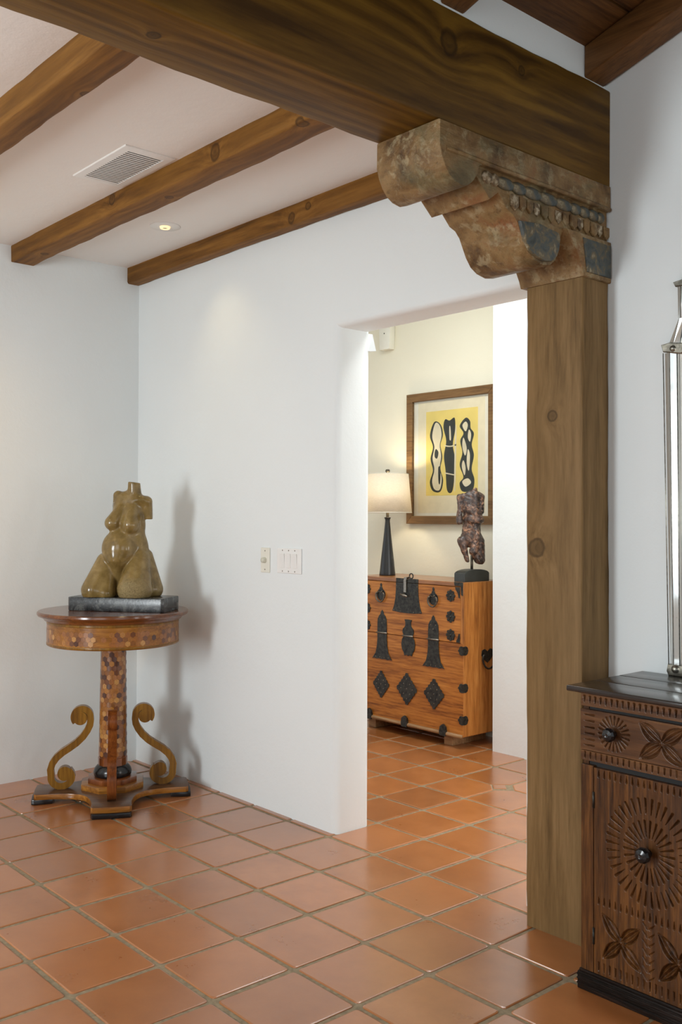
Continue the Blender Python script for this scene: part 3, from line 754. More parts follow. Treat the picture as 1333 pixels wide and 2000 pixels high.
def statue():
    S = .000371
    def c(zx, zy, y): return ((zx - 620) * S, y, (1690 - zy) * S)
    def F(X, Y, Z):
        E = lambda ctr, r, t=0: ell(X, Y, Z, ctr, r, t)
        K = lambda a, b, ra, rb: cap(X, Y, Z, a, b, ra, rb)
        d = E(c(715, 470, .014), (.078, .046, .080), .10)
        d = smin(d, E(c(680, 720, .012), (.090, .052, .105), .08), .02)
        d = smin(d, E(c(690, 960, .010), (.088, .058, .100), .05), .02)
        d = smin(d, E(c(820, 1080, .012), (.055, .055, .090)), .02)
        nk = np.maximum(cap(X, Y, Z, c(772, 420, .012), c(766, 60, .005), .038, .028), Z - c(0, 147, 0)[2] + .12 * (X - c(765, 0, 0)[0]))
        d = smin(d, nk, .014)
        # shoulders and arm stumps
        d = smin(d, K(c(640, 350, .012), c(545, 325, .026), .024, .024), .012)
        d = smin(d, np.maximum(K(c(540, 335, .028), c(503, 470, .034), .025, .016), c(0, 515, 0)[2] - Z), .008)
        d = smin(d, K(c(840, 390, .0), c(930, 405, .008), .028, .028), .012)
        arm = np.maximum(K(c(950, 415, .010), c(955, 700, .026), .026, .024), c(0, 650, 0)[2] - Z)
        arm = np.maximum(arm, (X - c(1012, 0, 0)[0]))
        d = smin(d, arm, .007)
        d = smin(d, K(c(770, 400, -.022), c(905, 372, -.014), .008, .010), .014)
        d = smin(d, E(c(575, 520, .016), (.036, .034, .060)), .015)
        # breasts
        d = smin(d, K(c(600, 520, -.012), c(505, 700, -.040), .028, .0385), .018)
        d = smin(d, K(c(750, 540, -.018), c(750, 725, -.046), .032, .045), .020)
        # belly
        d = smin(d, E(c(595, 1045, -.028), (.088, .074, .096)), .022)
        d = smin(d, K(c(580, 1180, -.046), c(572, 1400, -.024), .052, .020), .018)
        # pelvis and seat
        d = smin(d, E(c(650, 1330, .020), (.115, .058, .100)), .02)
        d = smin(d, E(c(610, 1580, .022), (.120, .050, .080)), .02)
        # left thigh
        t1 = K(c(400, 1230, -.002), c(262, 1600, -.050), .050, .060)
        t1 = smin(t1, K(c(440, 1330, -.012), c(420, 1640, -.045), .040, .052), .02)
        d = smin(d, t1, .009)
        # right thigh
        t2 = K(c(860, 1180, -.010), c(830, 1570, -.066), .050, .088)
        t3 = K(c(925, 1150, .022), c(1010, 1600, .030), .036, .055)
        t2 = smin(t2, t3, .014)
        d = smin(d, t2, .008)
        # groove between thighs
        gr = cap(X, Y, Z, c(560, 1440, -.10), c(562, 1700, -.115), .004, .013)
        d = np.maximum(d, -gr)
        d = np.maximum(d, -Z)
        rough = np.clip(1.4 - np.sqrt((X - .10)**2 + (Y + .10)**2 + (Z - .03)**2) / .085, 0, 1)
        d = d + rough * .0007 * (np.sin(X * 290 + Z * 160) * np.sin(Y * 330 + Z * 240 + 4 * X) + .6 * np.sin(X * 410 - Z * 320 + 3 * np.sin(Y * 90)))
        return d
    v, f = surface_nets(F, (-.235, -.19, -.012), (.235, .12, .60), .0042)
    v = relax(v, f, 2, .45); v[:, 2] = np.maximum(v[:, 2], 0)
    r = root('stone_torso_sculpture', (-4.384, 2.397, .936), 'polished olive-brown stone female torso on a black marble slab atop the round table', 'sculpture')
    rz = math.atan2(Rv.y, Rv.x)
    obj('torso', mesh_from(v, f, 'torso'), stone_mat(), r, smooth=True, loc=(0, 0, .0685), rot=(0, 0, rz))
    m, nt, b = new_mat('black_marble'); vv = coords(nt)
    n1 = noise(nt, vv, 14, 8, .75, 1.0); n2 = noise(nt, vv, 90, 4)
    L(nt, ramp(nt, n1, [(.40, (.010, .011, .012)), (.52, (.030, .032, .034)), (.60, (.10, .105, .10)), (.66, (.025, .026, .028))]), b.inputs['Base Color'])
    b.inputs['Roughness'].default_value = .24; bump(nt, b, n2, .15, .002)
    P4 = [(-4.517, 2.166), (-4.105, 2.464), (-4.236, 2.638), (-4.648, 2.340)]
    pts = [(x + 4.384, y - 2.397) for x, y in P4]
    # chip the corners a little
    def chip(pts, k=.012):
        out = []
        for i, p in enumerate(pts):
            a = Vector(pts[i - 1]); b_ = Vector(pts[(i + 1) % 4]); p = Vector(p)
            out.append(tuple(p + (a - p).normalized() * k)); out.append(tuple(p + (b_ - p).normalized() * k))
        return out
    obj('marble_base', prism(chip(pts), 0, .0685, 'XY', .004, 2), m, r, angle=35, label='rectangular black marble slab')
statue()

# ================================================================== BANDAJI CHEST
def chest():
    x0, x1, yf, yb, z0, z1 = -4.874, -3.920, 4.443, 4.82, .075, 1.012
    cx = (x0 + x1) / 2
    r = root('blanket_chest', (cx, yf, 0), 'antique elm blanket chest with black iron fittings in the hall', 'chest')
    W = (x1 - x0) / 2; D = yb - yf
    fw = wood('elm_front', (.56, .225, .045), (.40, .140, .024), (.16, .048, .009), 'X', 1.7, .36, .15, patch=.2, coat=.12, con=1.0)
    sw = wood('elm_side', (.60, .27, .070), (.42, .160, .034), (.18, .06, .014), 'Z', 1.4, .4, .15, patch=.35, coat=.2)
    tw = wood('elm_top', (.42, .185, .06), (.30, .12, .038), (.14, .05, .018), 'X', 1.4, .3, .1, coat=.4)
    zs_ = .641   # seam between flap and body
    obj('side', box(W - .026, W, .0, D, z0, z1 - .002, .003), sw, r)
    obj('side', box(-W, -W + .026, .0, D, z0, z1 - .002, .003), sw, r)
    obj('back', box(-W + .02, W - .02, D - .02, D - .001, z0, z1 - .01), sw, r)
    obj('top', box(-W + .0005, W - .0005, -.002, D, z1 - .026, z1, .003), tw, r)
    obj('front_panel', box(-W + .001, W - .001, -.001, .024, z0, zs_ - .0015, .002), fw, r)
    fl = obj('drop_front', box(-W + .022, W - .022, -.003, .022, zs_ + .0015, z1 - .029, .002), fw, r)
    obj('edge_strip', box(W - .0215, W - .0008, -.0015, .022, zs_, z1 - .027, .001), sw, r)
    obj('edge_strip', box(-W + .0008, -W + .0215, -.0015, .022, zs_, z1 - .027, .001), sw, r)
    obj('floor_board', box(-W + .02, W - .02, .01, D - .01, z0, z0 + .02), sw, r)
    rail = wood('pale_rail', (.42, .26, .13), (.30, .17, .08), (.16, .08, .035), 'X', 1.5, .45, .1)
    obj('bottom_rail', tube([(-W, -.006, z0 + .004), (-W * .3, -.006, z0 + .004), (W * .5, -.006, z0 + .004), (W - .004, -.006, z0 + .004)], .0125, 10), rail, r, smooth=True)
    for fx in (-.36, .327):
        obj('foot', box(fx - .035, fx + .035, .03, D - .03, 0, z0 + .001, .003), rail, r)
    Y = -.0035
    def plate(name, pts, mat='iron', t=.003, at=(0, 0), parent=r, y=Y, bev=.0008):
        o = obj(name, prism([(a + at[0], b + at[1]) for a, b in pts], y - t, y + .0004, 'XZ', bev, 1), M[mat], parent, angle=40); return o
    def mir(half): return half + [(-a, b) for a, b in reversed(half)]
    def nails(o, pts, y=Y - .003, rr=.0042):
        for a, b in pts:
            t = bmesh.new(); bmesh.ops.create_uvsphere(t, u_segments=8, v_segments=6, radius=rr)
            for q in t.verts: q.co = Vector((q.co.x, q.co.y * .6, q.co.z))
            obj('nail', t, M['iron_edge'], o, smooth=True, loc=(a, y, b))
    # lock plate: trapezoid with flared, curved sides
    half = [(.100, .985), (.101, .93), (.106, .88), (.117, .835), (.134, .798), (.118, .797), (.06, .792), (0, .791)]
    lp = plate('lock_plate', mir(half)); nails(lp, [(.12, .805), (-.12, .805), (.06, .80), (-.06, .80), (.092, .965), (-.092, .965)])
    plate('lid_plate', [(-.10, 1.0135), (.10, 1.0135), (.10, .987), (-.10, .987)], t=.0025, y=-.0025)
    # hasp: strap hanging from the lid with a cross pin and a ring above
    h = obj('hasp', box(-.022, .0, -.0145, -.0105, .925, 1.006, .001), M['steel'], r)
    obj('hasp_arm', box(-.022, 0, -.012, .02, 1.005, 1.022, .002), M['steel'], h)
    obj('cross_pin', tube([(-.045, -.020, .912), (-.01, -.023, .906), (.016, -.020, .900)], [.0055, .008, .0065], 10), M['steel'], h, smooth=True)
    obj('ring', tube([(.030 + .016 * math.cos(a), .004, 1.030 + .016 * math.sin(a)) for a in np.linspace(0, 2 * PI, 20, endpoint=False)], .004, 8, closed=True), M['iron'], h, smooth=True)
    obj('ring_staple', tube([(0, -.002, 1.018), (.018, .002, 1.024)], .004, 8), M['iron'], h, smooth=True)
    # ring pulls on the flap
    for px in (-.240, .232):
        pts = [(.040 * math.cos(a), .038 * math.sin(a)) for a in np.linspace(0, 2 * PI, 28, endpoint=False)]
        p = plate('ring_pull', pts, at=(px, .898), t=.0025)
        fin = [(0, .978), (.010, .966), (.006, .955), (.015, .945), (.012, .932), (-.012, .932), (-.015, .945), (-.006, .955), (-.010, .966)]
        plate('finial', [(a, b) for a, b in fin], at=(px, -.005), parent=p)
        hd = [(px + sx * .026 * abs(math.sin(t))**.8 if False else px + .038 * math.sin(t), -.016, .889 - .040 * math.cos(t) + .0) for t in np.linspace(-2.0, 2.0, 20) for sx in (1,)]
        obj('pull_loop', tube([(hd[0][0] + .012, -.014, hd[0][2] + .006)] + hd + [(hd[-1][0] - .012, -.014, hd[-1][2] + .006)], .005, 8), M['iron_edge'], p, smooth=True)
        obj('pull_loop_stud', tube([(px - .018, -.012, .921), (px - .008, -.015, .912), (px, -.016, .916), (px + .008, -.015, .912), (px + .018, -.012, .921)], .004, 8), M['iron_edge'], p, smooth=True)
    # pierced rosettes down the right (and left) edge
    for sx in (1, -1):
        for z in (.927, .799, .686):
            bm = prism([(.0150 * math.cos(a), .0150 * math.sin(a)) for a in np.linspace(0, 2 * PI, 64, endpoint=False)], Y - .0025, Y, 'XZ', .0006, 1)
            ro_ = obj('rosette', bm, M['iron'], r, loc=(sx * .377, 0, z), angle=40)
            bm = bmesh.new()
            for k in range(8):
                a = k * PI / 4; t = prism([(.008, -.004), (.018, -.0075), (.031, -.0105), (.037, -.004), (.037, .004), (.031, .0105), (.018, .0075), (.008, .004)], Y - .0045, Y, 'XZ', .0012, 1)
                merge(bm, t, Matrix.Rotation(a, 4, 'Y'))
            t = bmesh.new(); bmesh.ops.create_uvsphere(t, u_segments=12, v_segments=8, radius=.008); merge(bm, t, Matrix.Translation((0, Y - .003, 0)))
            obj('petals', bm, M['iron_edge'] if False else M['iron'], ro_, angle=40)
    # tall hinges
    for px in (-.229, .232):
        up = mir([(.045, .648), (.045, .70), (.042, .735), (.030, .757), (.016, .768), (.013, .782), (0, .796)])
        lo = mir([(.045, .644), (.045, .600), (.050, .555), (.062, .51), (.094, .470), (.075, .475), (.05, .470), (.03, .474), (0, .471)])
        a = plate('hinge', up, at=(px, 0)); plate('hinge_leaf', lo, at=(px, 0), parent=a)
        obj('hinge_pin', tube([(px - .049, Y - .006, .646), (px + .049, Y - .006, .646)], .0052, 8), M['steel'], a, smooth=True)
        nails(a, [(px - .06, .485), (px - .02, .483), (px + .02, .483), (px + .06, .485), (px, .71), (px - .02, .735), (px + .02, .735)])
    up = mir([(.040, .648), (.052, .668), (.048, .69), (.034, .70), (.026, .712), (.026, .735), (.034, .75), (0, .752)])
    lo = mir([(.040, .644), (.056, .622), (.062, .59), (.056, .56), (.040, .538), (.034, .520), (.012, .524), (0, .517)])
    a = plate('vase_hinge', up, at=(.012, 0)); plate('hinge_leaf', lo, at=(.012, 0), parent=a)
    obj('hinge_pin', tube([(.012 - .046, Y - .006, .646), (.012 + .046, Y - .006, .646)], .0052, 8), M['steel'], a, smooth=True)
    # diamond plates with serrated edges and studs
    for px, hw, hh in ((-.238, .078, .092), (0, .093, .105), (.238, .088, .098)):
        pts = []
        cs = [(hw, 0), (0, hh), (-hw, 0), (0, -hh)]
        for i in range(4):
            a, b = cs[i], cs[(i + 1) % 4]
            for k in range(10):
                t = k / 10; s = 1 + (.07 if k % 2 else -.03) * (1 if k else 1.2)
                pts.append(((a[0] + (b[0] - a[0]) * t) * s, (a[1] + (b[1] - a[1]) * t) * s))
        o = plate('diamond_plate', pts, at=(px, .306))
        nails(o, [(px + a * hw, .306 + b * hh) for a, b in ((0, 0), (.3, .3), (-.3, .3), (.3, -.3), (-.3, -.3), (.55, 0), (-.55, 0), (0, .6), (0, -.6))], rr=.005)
    # corner straps that wrap the right and left edges
    for sx in (1, -1):
        for z in (.597, .371, .176):
            pts = [(0, .026), (-.018, .028), (-.030, .022), (-.034, .010), (-.044, .0), (-.034, -.010), (-.030, -.022), (-.018, -.028), (0, -.026)]
            o = obj('corner_strap', prism([(sx * (W + .002 + a), z + b) for a, b in pts], Y - .002, Y + .002, 'XZ', .0008, 1), M['iron'], r, angle=40)
            ps = [(-.004, .026), (.022, .028), (.036, .02), (.044, 0), (.036, -.02), (.022, -.028), (-.004, -.026)]
            obj('strap_return', prism([(a, z + b) for a, b in ps], sx * (W - .0006), sx * (W + .0026), 'YZ', .0008, 1), M['iron'], o, angle=40)
        o = plate('corner_bracket', [(sx * a, b) for a, b in ((W - .001, 1.012), (W - .001, .93), (W - .016, .935), (W - .020, .990), (W - .07, .990), (W - .075, 1.012))], t=.002, y=-.0025)
        plate('flap_corner', [(sx * a, b) for a, b in ((W - .024, .982), (W - .024, .915), (W - .036, .918), (W - .042, .945), (W - .060, .966), (W - .064, .982))])
        plate('flap_corner', [(sx * a, b) for a, b in ((W - .024, .645), (W - .024, .70), (W - .036, .698), (W - .042, .672), (W - .052, .660), (W - .054, .645))])
    for px in (-.012, .322, -.345):
        plate('rail_strap', [(px - .024, .064), (px - .028, .09), (px - .022, .12), (px, .135), (px + .022, .12), (px + .028, .09), (px + .024, .064)], t=.016, y=-.004)
    # side handle, heart plate and bail
    for sx in (1, -1):
        pts = [(.222 + y_, .536 + z_) for y_, z_ in ((0, -.03), (.03, -.01), (.058, .02), (.052, .05), (.025, .058), (0, .042), (-.025, .058), (-.052, .05), (-.058, .02), (-.03, -.01))]
        o = obj('side_handle', prism(pts, sx * (W - .0005), sx * (W + .0025), 'YZ', .0008, 1), M['iron'], r, angle=40)
        obj('bail', tube([(sx * (W + .016), .222 + .060 * math.sin(t), .540 - .068 * math.cos(t) * (1 if abs(t) < 1.6 else .55)) for t in np.linspace(-2.2, 2.2, 24)], .0062, 8), M['iron'], o, smooth=True)
chest()

# ================================================================== TABLE LAMP
def lamp():
    r = root('table_lamp', (-4.745, 4.60, 1.0125), 'lit table lamp with white drum shade and tapered black base on the chest', 'lamp')
    obj('lamp_base', lathe([(0, 0), (.054, 0), (.055, .006), (.052, .03), (.044, .11), (.034, .20), (.025, .28), (.0185, .345), (.0165, .365), (.0165, .378), (.021, .388), (.023, .392), (.021, .395), (0, .395)], 40), M['black_satin'], r, smooth=True)
    obj('stem', lathe([(0, .62), (.007, .62), (.007, .44), (.0105, .438), (.0105, .394)], 16), M['rod'], r, smooth=True)
    m = bpy.data.materials.new('linen_shade'); m.use_nodes = True; nt = m.node_tree; nt.nodes.clear()
    out = N(nt, 'OutputMaterial'); d = N(nt, 'BsdfDiffuse'); t = N(nt, 'BsdfTranslucent'); mx = N(nt, 'MixShader'); mx.inputs[0].default_value = .5
    f = noise(nt, coords(nt, (1, 1, 6)), 60, 3); cc = ramp(nt, f, [(.3, (.76, .72, .64)), (.7, (.86, .82, .74))])
    L(nt, cc, d.inputs[0]); L(nt, cc, t.inputs[0]); L(nt, d.outputs[0], mx.inputs[1]); L(nt, t.outputs[0], mx.inputs[2]); L(nt, mx.outputs[0], out.inputs[0])
    obj('lamp_shade', lathe([(.164, .424), (.1655, .424), (.1425, .690), (.141, .690), (.164, .424)], 64), m, r, smooth=True)
    bm = tube([(.1648 * math.cos(a), .1648 * math.sin(a), .427) for a in np.linspace(0, 2 * PI, 48, endpoint=False)], .0022, 6, closed=True)
    merge(bm, tube([(.142 * math.cos(a), .142 * math.sin(a), .689) for a in np.linspace(0, 2 * PI, 48, endpoint=False)], .0022, 6, closed=True))
    obj('shade_rim', bm, M['ivory'], r, smooth=True)
    bm = bmesh.new()
    for k in range(3):
        a = k * 2 * PI / 3 + .4; merge(bm, tube([(0, 0, .688), (.141 * math.cos(a), .141 * math.sin(a), .688)], .0018, 6))
    obj('spider', bm, M['rod'], r, smooth=True)
    obj('finial', lathe([(0, .722), (.012, .720), (.0165, .711), (.0145, .702), (.006, .697), (.006, .688), (.016, .687), (0, .686)], 20), M['rod'], r, smooth=True)
    mb = bpy.data.materials.new('lamp_bulb_glow'); mb.use_nodes = True; b = mb.node_tree.nodes['Principled BSDF']
    b.inputs['Emission Color'].default_value = (1, .74, .42, 1); b.inputs['Emission Strength'].default_value = 6
    obj('bulb', lathe([(0, .585), (.018, .578), (.028, .555), (.024, .53), (.013, .505), (.013, .49), (0, .49)], 20), mb, r, smooth=True, loc=(.02, 0, 0))
    l = bpy.data.lights.new('lamp_light', 'POINT'); l.energy = 7; l.color = (1, .83, .56); l.shadow_soft_size = .045
    o = bpy.data.objects.new('lamp_light', l); COL.objects.link(o); o.parent = r; o.location = (.02, 0, .60)
lamp()

# ================================================================== DARK TORSO ON ROD
def torso2():
    S = .000334
    def c(zx, zy, y): return ((zx - 375) * S, y, (1740 - zy) * S)
    def F(X, Y, Z):
        E = lambda ctr, r, t=0: ell(X, Y, Z, ctr, r, t)
        K = lambda a, b, ra, rb: cap(X, Y, Z, a, b, ra, rb)
        d = E(c(370, 540, .005), (.066, .042, .085))
        d = smin(d, E(c(380, 800, .002), (.058, .040, .07)), .015)
        d = smin(d, E(c(370, 1000, .005), (.058, .038, .07)), .015)
        d = smin(d, E(c(370, 1160, .008), (.068, .042, .06)), .015)
        d = smin(d, K(c(340, 360, .0), c(432, 262, -.002), .026, .012), .01)
        d = smin(d, K(c(420, 300, .0), c(455, 240, .0), .014, .007), .006)
        d = smin(d, K(c(300, 365, .0), c(150, 390, .004), .016, .018), .01)
        la = K(c(142, 400, .004), c(150, 690, -.006), .016, .014); la = smin(la, K(c(140, 700, -.006), c(138, 850, -.014), .017, .021), .01)
        d = smin(d, np.maximum(la, c(0, 905, 0)[2] - Z), .004)
        d = smin(d, K(c(430, 350, -.008), c(535, 400, .0), .026, .026), .01)
        d = smin(d, K(c(545, 420, .0), c(540, 660, -.008), .019, .021), .006)
        d = smin(d, K(c(425, 380, -.026), c(415, 760, -.034), .018, .022), .010)
        d = smin(d, E(c(330, 640, -.030), (.022, .022, .034)), .008)
        ab = np.maximum(E(c(410, 810, -.026), (.047, .030, .040)), c(0, 885, 0)[2] - Z)
        d = smin(d, ab, .003)
        d = smin(d, K(c(470, 700, -.02), c(520, 820, -.01), .022, .026), .01)
        d = smin(d, K(c(440, 960, -.022), c(455, 1160, -.032), .016, .022), .01)
        d = smin(d, K(c(185, 1210, .0), c(290, 1575, -.004), .028, .013), .006)
        d = smin(d, K(c(500, 1210, -.006), c(545, 1570, -.004), .036, .026), .006)
        d = smin(d, K(c(450, 1180, -.026), c(385, 1400, -.040), .022, .026), .006)
        d = smin(d, K(c(400, 1420, -.03), c(490, 1560, -.018), .024, .026), .008)
        d = d + .0016 * np.sin(X * 170 + Z * 90) * np.sin(Z * 130 + Y * 150)
        return d
    v, f = surface_nets(F, (-.115, -.10, .01), (.10, .07, .53), .0038)
    v = relax(v, f, 1, .4)
    r = root('dark_torso_sculpture', (-3.978, 4.585, 1.0125), 'small mottled dark wooden male torso on a rod and arched black stand on the chest', 'sculpture')
    m, nt, b = new_mat('mottled_burl'); vv = coords(nt)
    n1 = noise(nt, vv, 24, 6, .7, .6); n2 = noise(nt, vv, 75, 5, .7); n3 = noise(nt, vv, 11, 3)
    col = ramp(nt, n1, [(.36, (.012, .008, .007)), (.46, (.045, .03, .026)), (.54, (.13, .065, .04)), (.62, (.42, .22, .13))])
    col = mix(nt, mathn(nt, 'MULTIPLY', ramp(nt, n2, [(.55, (0, 0, 0)), (.65, (1, 1, 1))]), .6), col, (.42, .27, .19))
    col = mix(nt, ramp(nt, n3, [(.45, (0, 0, 0)), (.6, (.75, .75, .75))]), col, (.050, .038, .036))
    L(nt, col, b.inputs['Base Color']); b.inputs['Roughness'].default_value = .24; bump(nt, b, n2, .5, .004)
    rz = math.atan2(Rv.y, Rv.x)
    obj('torso', mesh_from(v, f, 'torso'), m, r, smooth=True, loc=(0, 0, .072), rot=(0, 0, rz))
    obj('rod', tube([(0, 0, .06), (0, 0, .16)], .0085, 14), M['rod'], r, smooth=True)
    pts = [(-.115, 0), (.115, 0), (.115, .047)] + [(.115 * math.cos(a), .047 + .028 * math.sin(a)) for a in np.linspace(.12, PI - .12, 16)] + [(-.115, .047)]
    obj('base', prism(pts, -.042, .043, 'YZ', .0015, 2), M['base_black'], r, angle=18)
torso2()

# ================================================================== FRAMED PRINT
def picture():
    x0, x1, z0, z1, y = -4.782, -3.990, 1.362, 2.262, 4.85
    cx = (x0 + x1) / 2; cz = (z0 + z1) / 2
    r = root('framed_print', (cx, y, cz), 'brown wood framed yellow and black print hung above the chest', 'picture')
    W, H = (x1 - x0) / 2, (z1 - z0) / 2; fw = .055
    fm = wood('walnut_frame', (.24, .140, .055), (.18, .098, .038), (.10, .052, .02), 'X', 1.6, .5, .12)
    bm = bmesh.new()
    def strip(pts): merge(bm, prism(pts, -.034, -.002, 'XZ', .002, 1))
    strip([(-W, H), (W, H), (W - fw, H - fw), (-W + fw, H - fw)]); strip([(-W, -H), (-W + fw, -H + fw), (W - fw, -H + fw), (W, -H)])
    strip([(-W, H), (-W + fw, H - fw), (-W + fw, -H + fw), (-W, -H)]); strip([(W, H), (W, -H), (W - fw, -H + fw), (W - fw, H - fw)])
    obj('frame', bm, fm, r, angle=35)
    obj('mat_board', box(-W + fw - .004, W - fw + .004, -.012, -.006, -H + fw - .004, H - fw + .004), plain('cream_mat', (.86, .81, .66), .8, var=.02, bmp=.03), r)
    obj('backing', box(-W + .01, W - .01, -.006, 0, -H + .01, H - .01), M['ivory'], r)
    # the sheet inside: paper, printed yellow ground, dark and cream shapes (plain stand-in artwork)
    paper = plain('print_paper', (.86, .76, .52), .8, var=.03, bmp=.02)
    obj('paper', box(-4.695 - cx, -4.066 - cx + 0, -.0125, -.0119, 1.412 - cz, 2.198 - cz) if False else box(-.300, .300, -.0127, -.0119, -.375, .382), paper, r)
    yel = plain('printed_yellow', (.88, .68, .18), .75, var=.05, nscale=8, bmp=.02); blk = plain('printed_black', (.030, .033, .022), .75, var=.2, bmp=.02)
    crm = plain('printed_cream', (.82, .72, .48), .75, var=.05, bmp=.02)
    gy0, gy1 = 1.555 - cz, 2.130 - cz; ax = .008
    art = obj('artwork', box(-.232 + ax, .232 + ax, -.0134, -.0126, gy0, gy1), yel, r, label='yellow printed sheet with abstract black and cream shapes')
    def blob(ctrl, mat, lay, s=(1, 1), o=(0, 0)):
        # closed smooth curve through control points
        n = len(ctrl); out = []
        for i in range(n):
            p0, p1, p2, p3 = [Vector(ctrl[(i + k) % n]) for k in (-1, 0, 1, 2)]
            for t in (0, .2, .4, .6, .8):
                q = .5 * ((2 * p1) + (-p0 + p2) * t + (2 * p0 - 5 * p1 + 4 * p2 - p3) * t * t + (-p0 + 3 * p1 - 3 * p2 + p3) * t**3)
                out.append((q.x * s[0] + o[0], q.y * s[1] + o[1]))
        obj('printed_shape', prism(out, -.0134 - .00025 * lay - .0002, -.0134 - .00025 * (lay - 1), 'XZ'), mat, art)
    A = [(-.02, .24), (.03, .22), (.05, .15), (.03, .08), (.045, .0), (.03, -.08), (.052, -.16), (.03, -.235), (-.03, -.23), (-.055, -.17), (-.03, -.09), (-.05, -.01), (-.03, .07), (-.055, .15)]
    blob(A, blk, 1, (1.15, 1.0), (-.125, .005)); blob([(a * .72, b * .955) for a, b in A], crm, 2, (1.15, 1.0), (-.121, .007))
    blob([(-.035, .02), (-.01, .05), (.03, .02), (.01, -.03), (-.03, -.02)], blk, 3, (.55, .8), (-.125, .02))
    blob([(-.01, .03), (.01, .03), (.008, -.07), (-.006, -.07)], blk, 3, (1, 1), (-.10, -.1))
    blob([(-.04, .245), (.0, .235), (.045, .25), (.05, .17), (.03, .07), (.05, -.04), (.03, -.23), (-.02, -.235), (-.035, -.10), (-.05, .0), (-.03, .1), (-.055, .19)], blk, 1, (1, 1), (-.008, .01))
    blob([(-.006, .2), (.004, .2), (.010, .12), (-.004, .12)], crm, 2, (1, 1), (-.004, .0))
    blob([(-.006, .17), (.006, .17), (-.002, -.19), (-.014, -.19)], crm, 3, (1, 1), (.048, .0))
    blob([(-.05, .007), (0, 0), (.05, .008), (.05, .0), (0, -.008), (-.05, .0)], crm, 3, (1, 1), (.0, .075))
    blob([(-.04, .007), (0, 0), (.04, -.008), (.04, -.014), (0, -.008), (-.04, .0)], crm, 3, (1, 1), (-.005, -.11))
    B = [(-.055, .2), (.0, .25), (.04, .225), (.045, .18), (.075, .14), (.055, .07), (.075, .0), (.055, -.09), (.08, -.16), (.06, -.23), (-.03, -.235), (-.055, -.18), (-.02, -.14), (-.055, -.06), (-.03, .02), (-.05, .1), (-.02, .15)]
    blob(B, blk, 1, (.95, 1), (.135, .003))
    for pts in ([(-.03, .2), (.0, .225), (.02, .2), (0, .16)], [(.03, .17), (.05, .14), (.04, .09), (.02, .12)], [(-.02, .12), (.01, .05), (-.005, .0), (-.03, .06)],
                [(.02, .04), (.04, .0), (.03, -.1), (.01, -.05)], [(-.02, -.03), (.0, -.08), (-.01, -.13), (-.035, -.07)], [(-.03, -.17), (.02, -.15), (.05, -.18), (.0, -.205)]):
        blob(pts, crm, 2, (.95, 1), (.135, .003))
    # glazing
    g = bpy.data.materials.new('picture_glass'); g.use_nodes = True
    nt = g.node_tree; nt.nodes.clear(); out = N(nt, 'OutputMaterial'); tr_ = N(nt, 'BsdfTransparent'); gl = N(nt, 'BsdfGlossy'); gl.inputs['Roughness'].default_value = .02
    fr = N(nt, 'Fresnel'); fr.inputs[0].default_value = 1.16; mx = N(nt, 'MixShader'); L(nt, fr.outputs[0], mx.inputs[0]); L(nt, tr_.outputs[0], mx.inputs[1]); L(nt, gl.outputs[0], mx.inputs[2]); L(nt, mx.outputs[0], out.inputs[0])
    obj('glass', box(-W + fw - .002, W - fw + .002, -.0185, -.0170, -H + fw - .002, H - fw + .002), g, r)
picture()

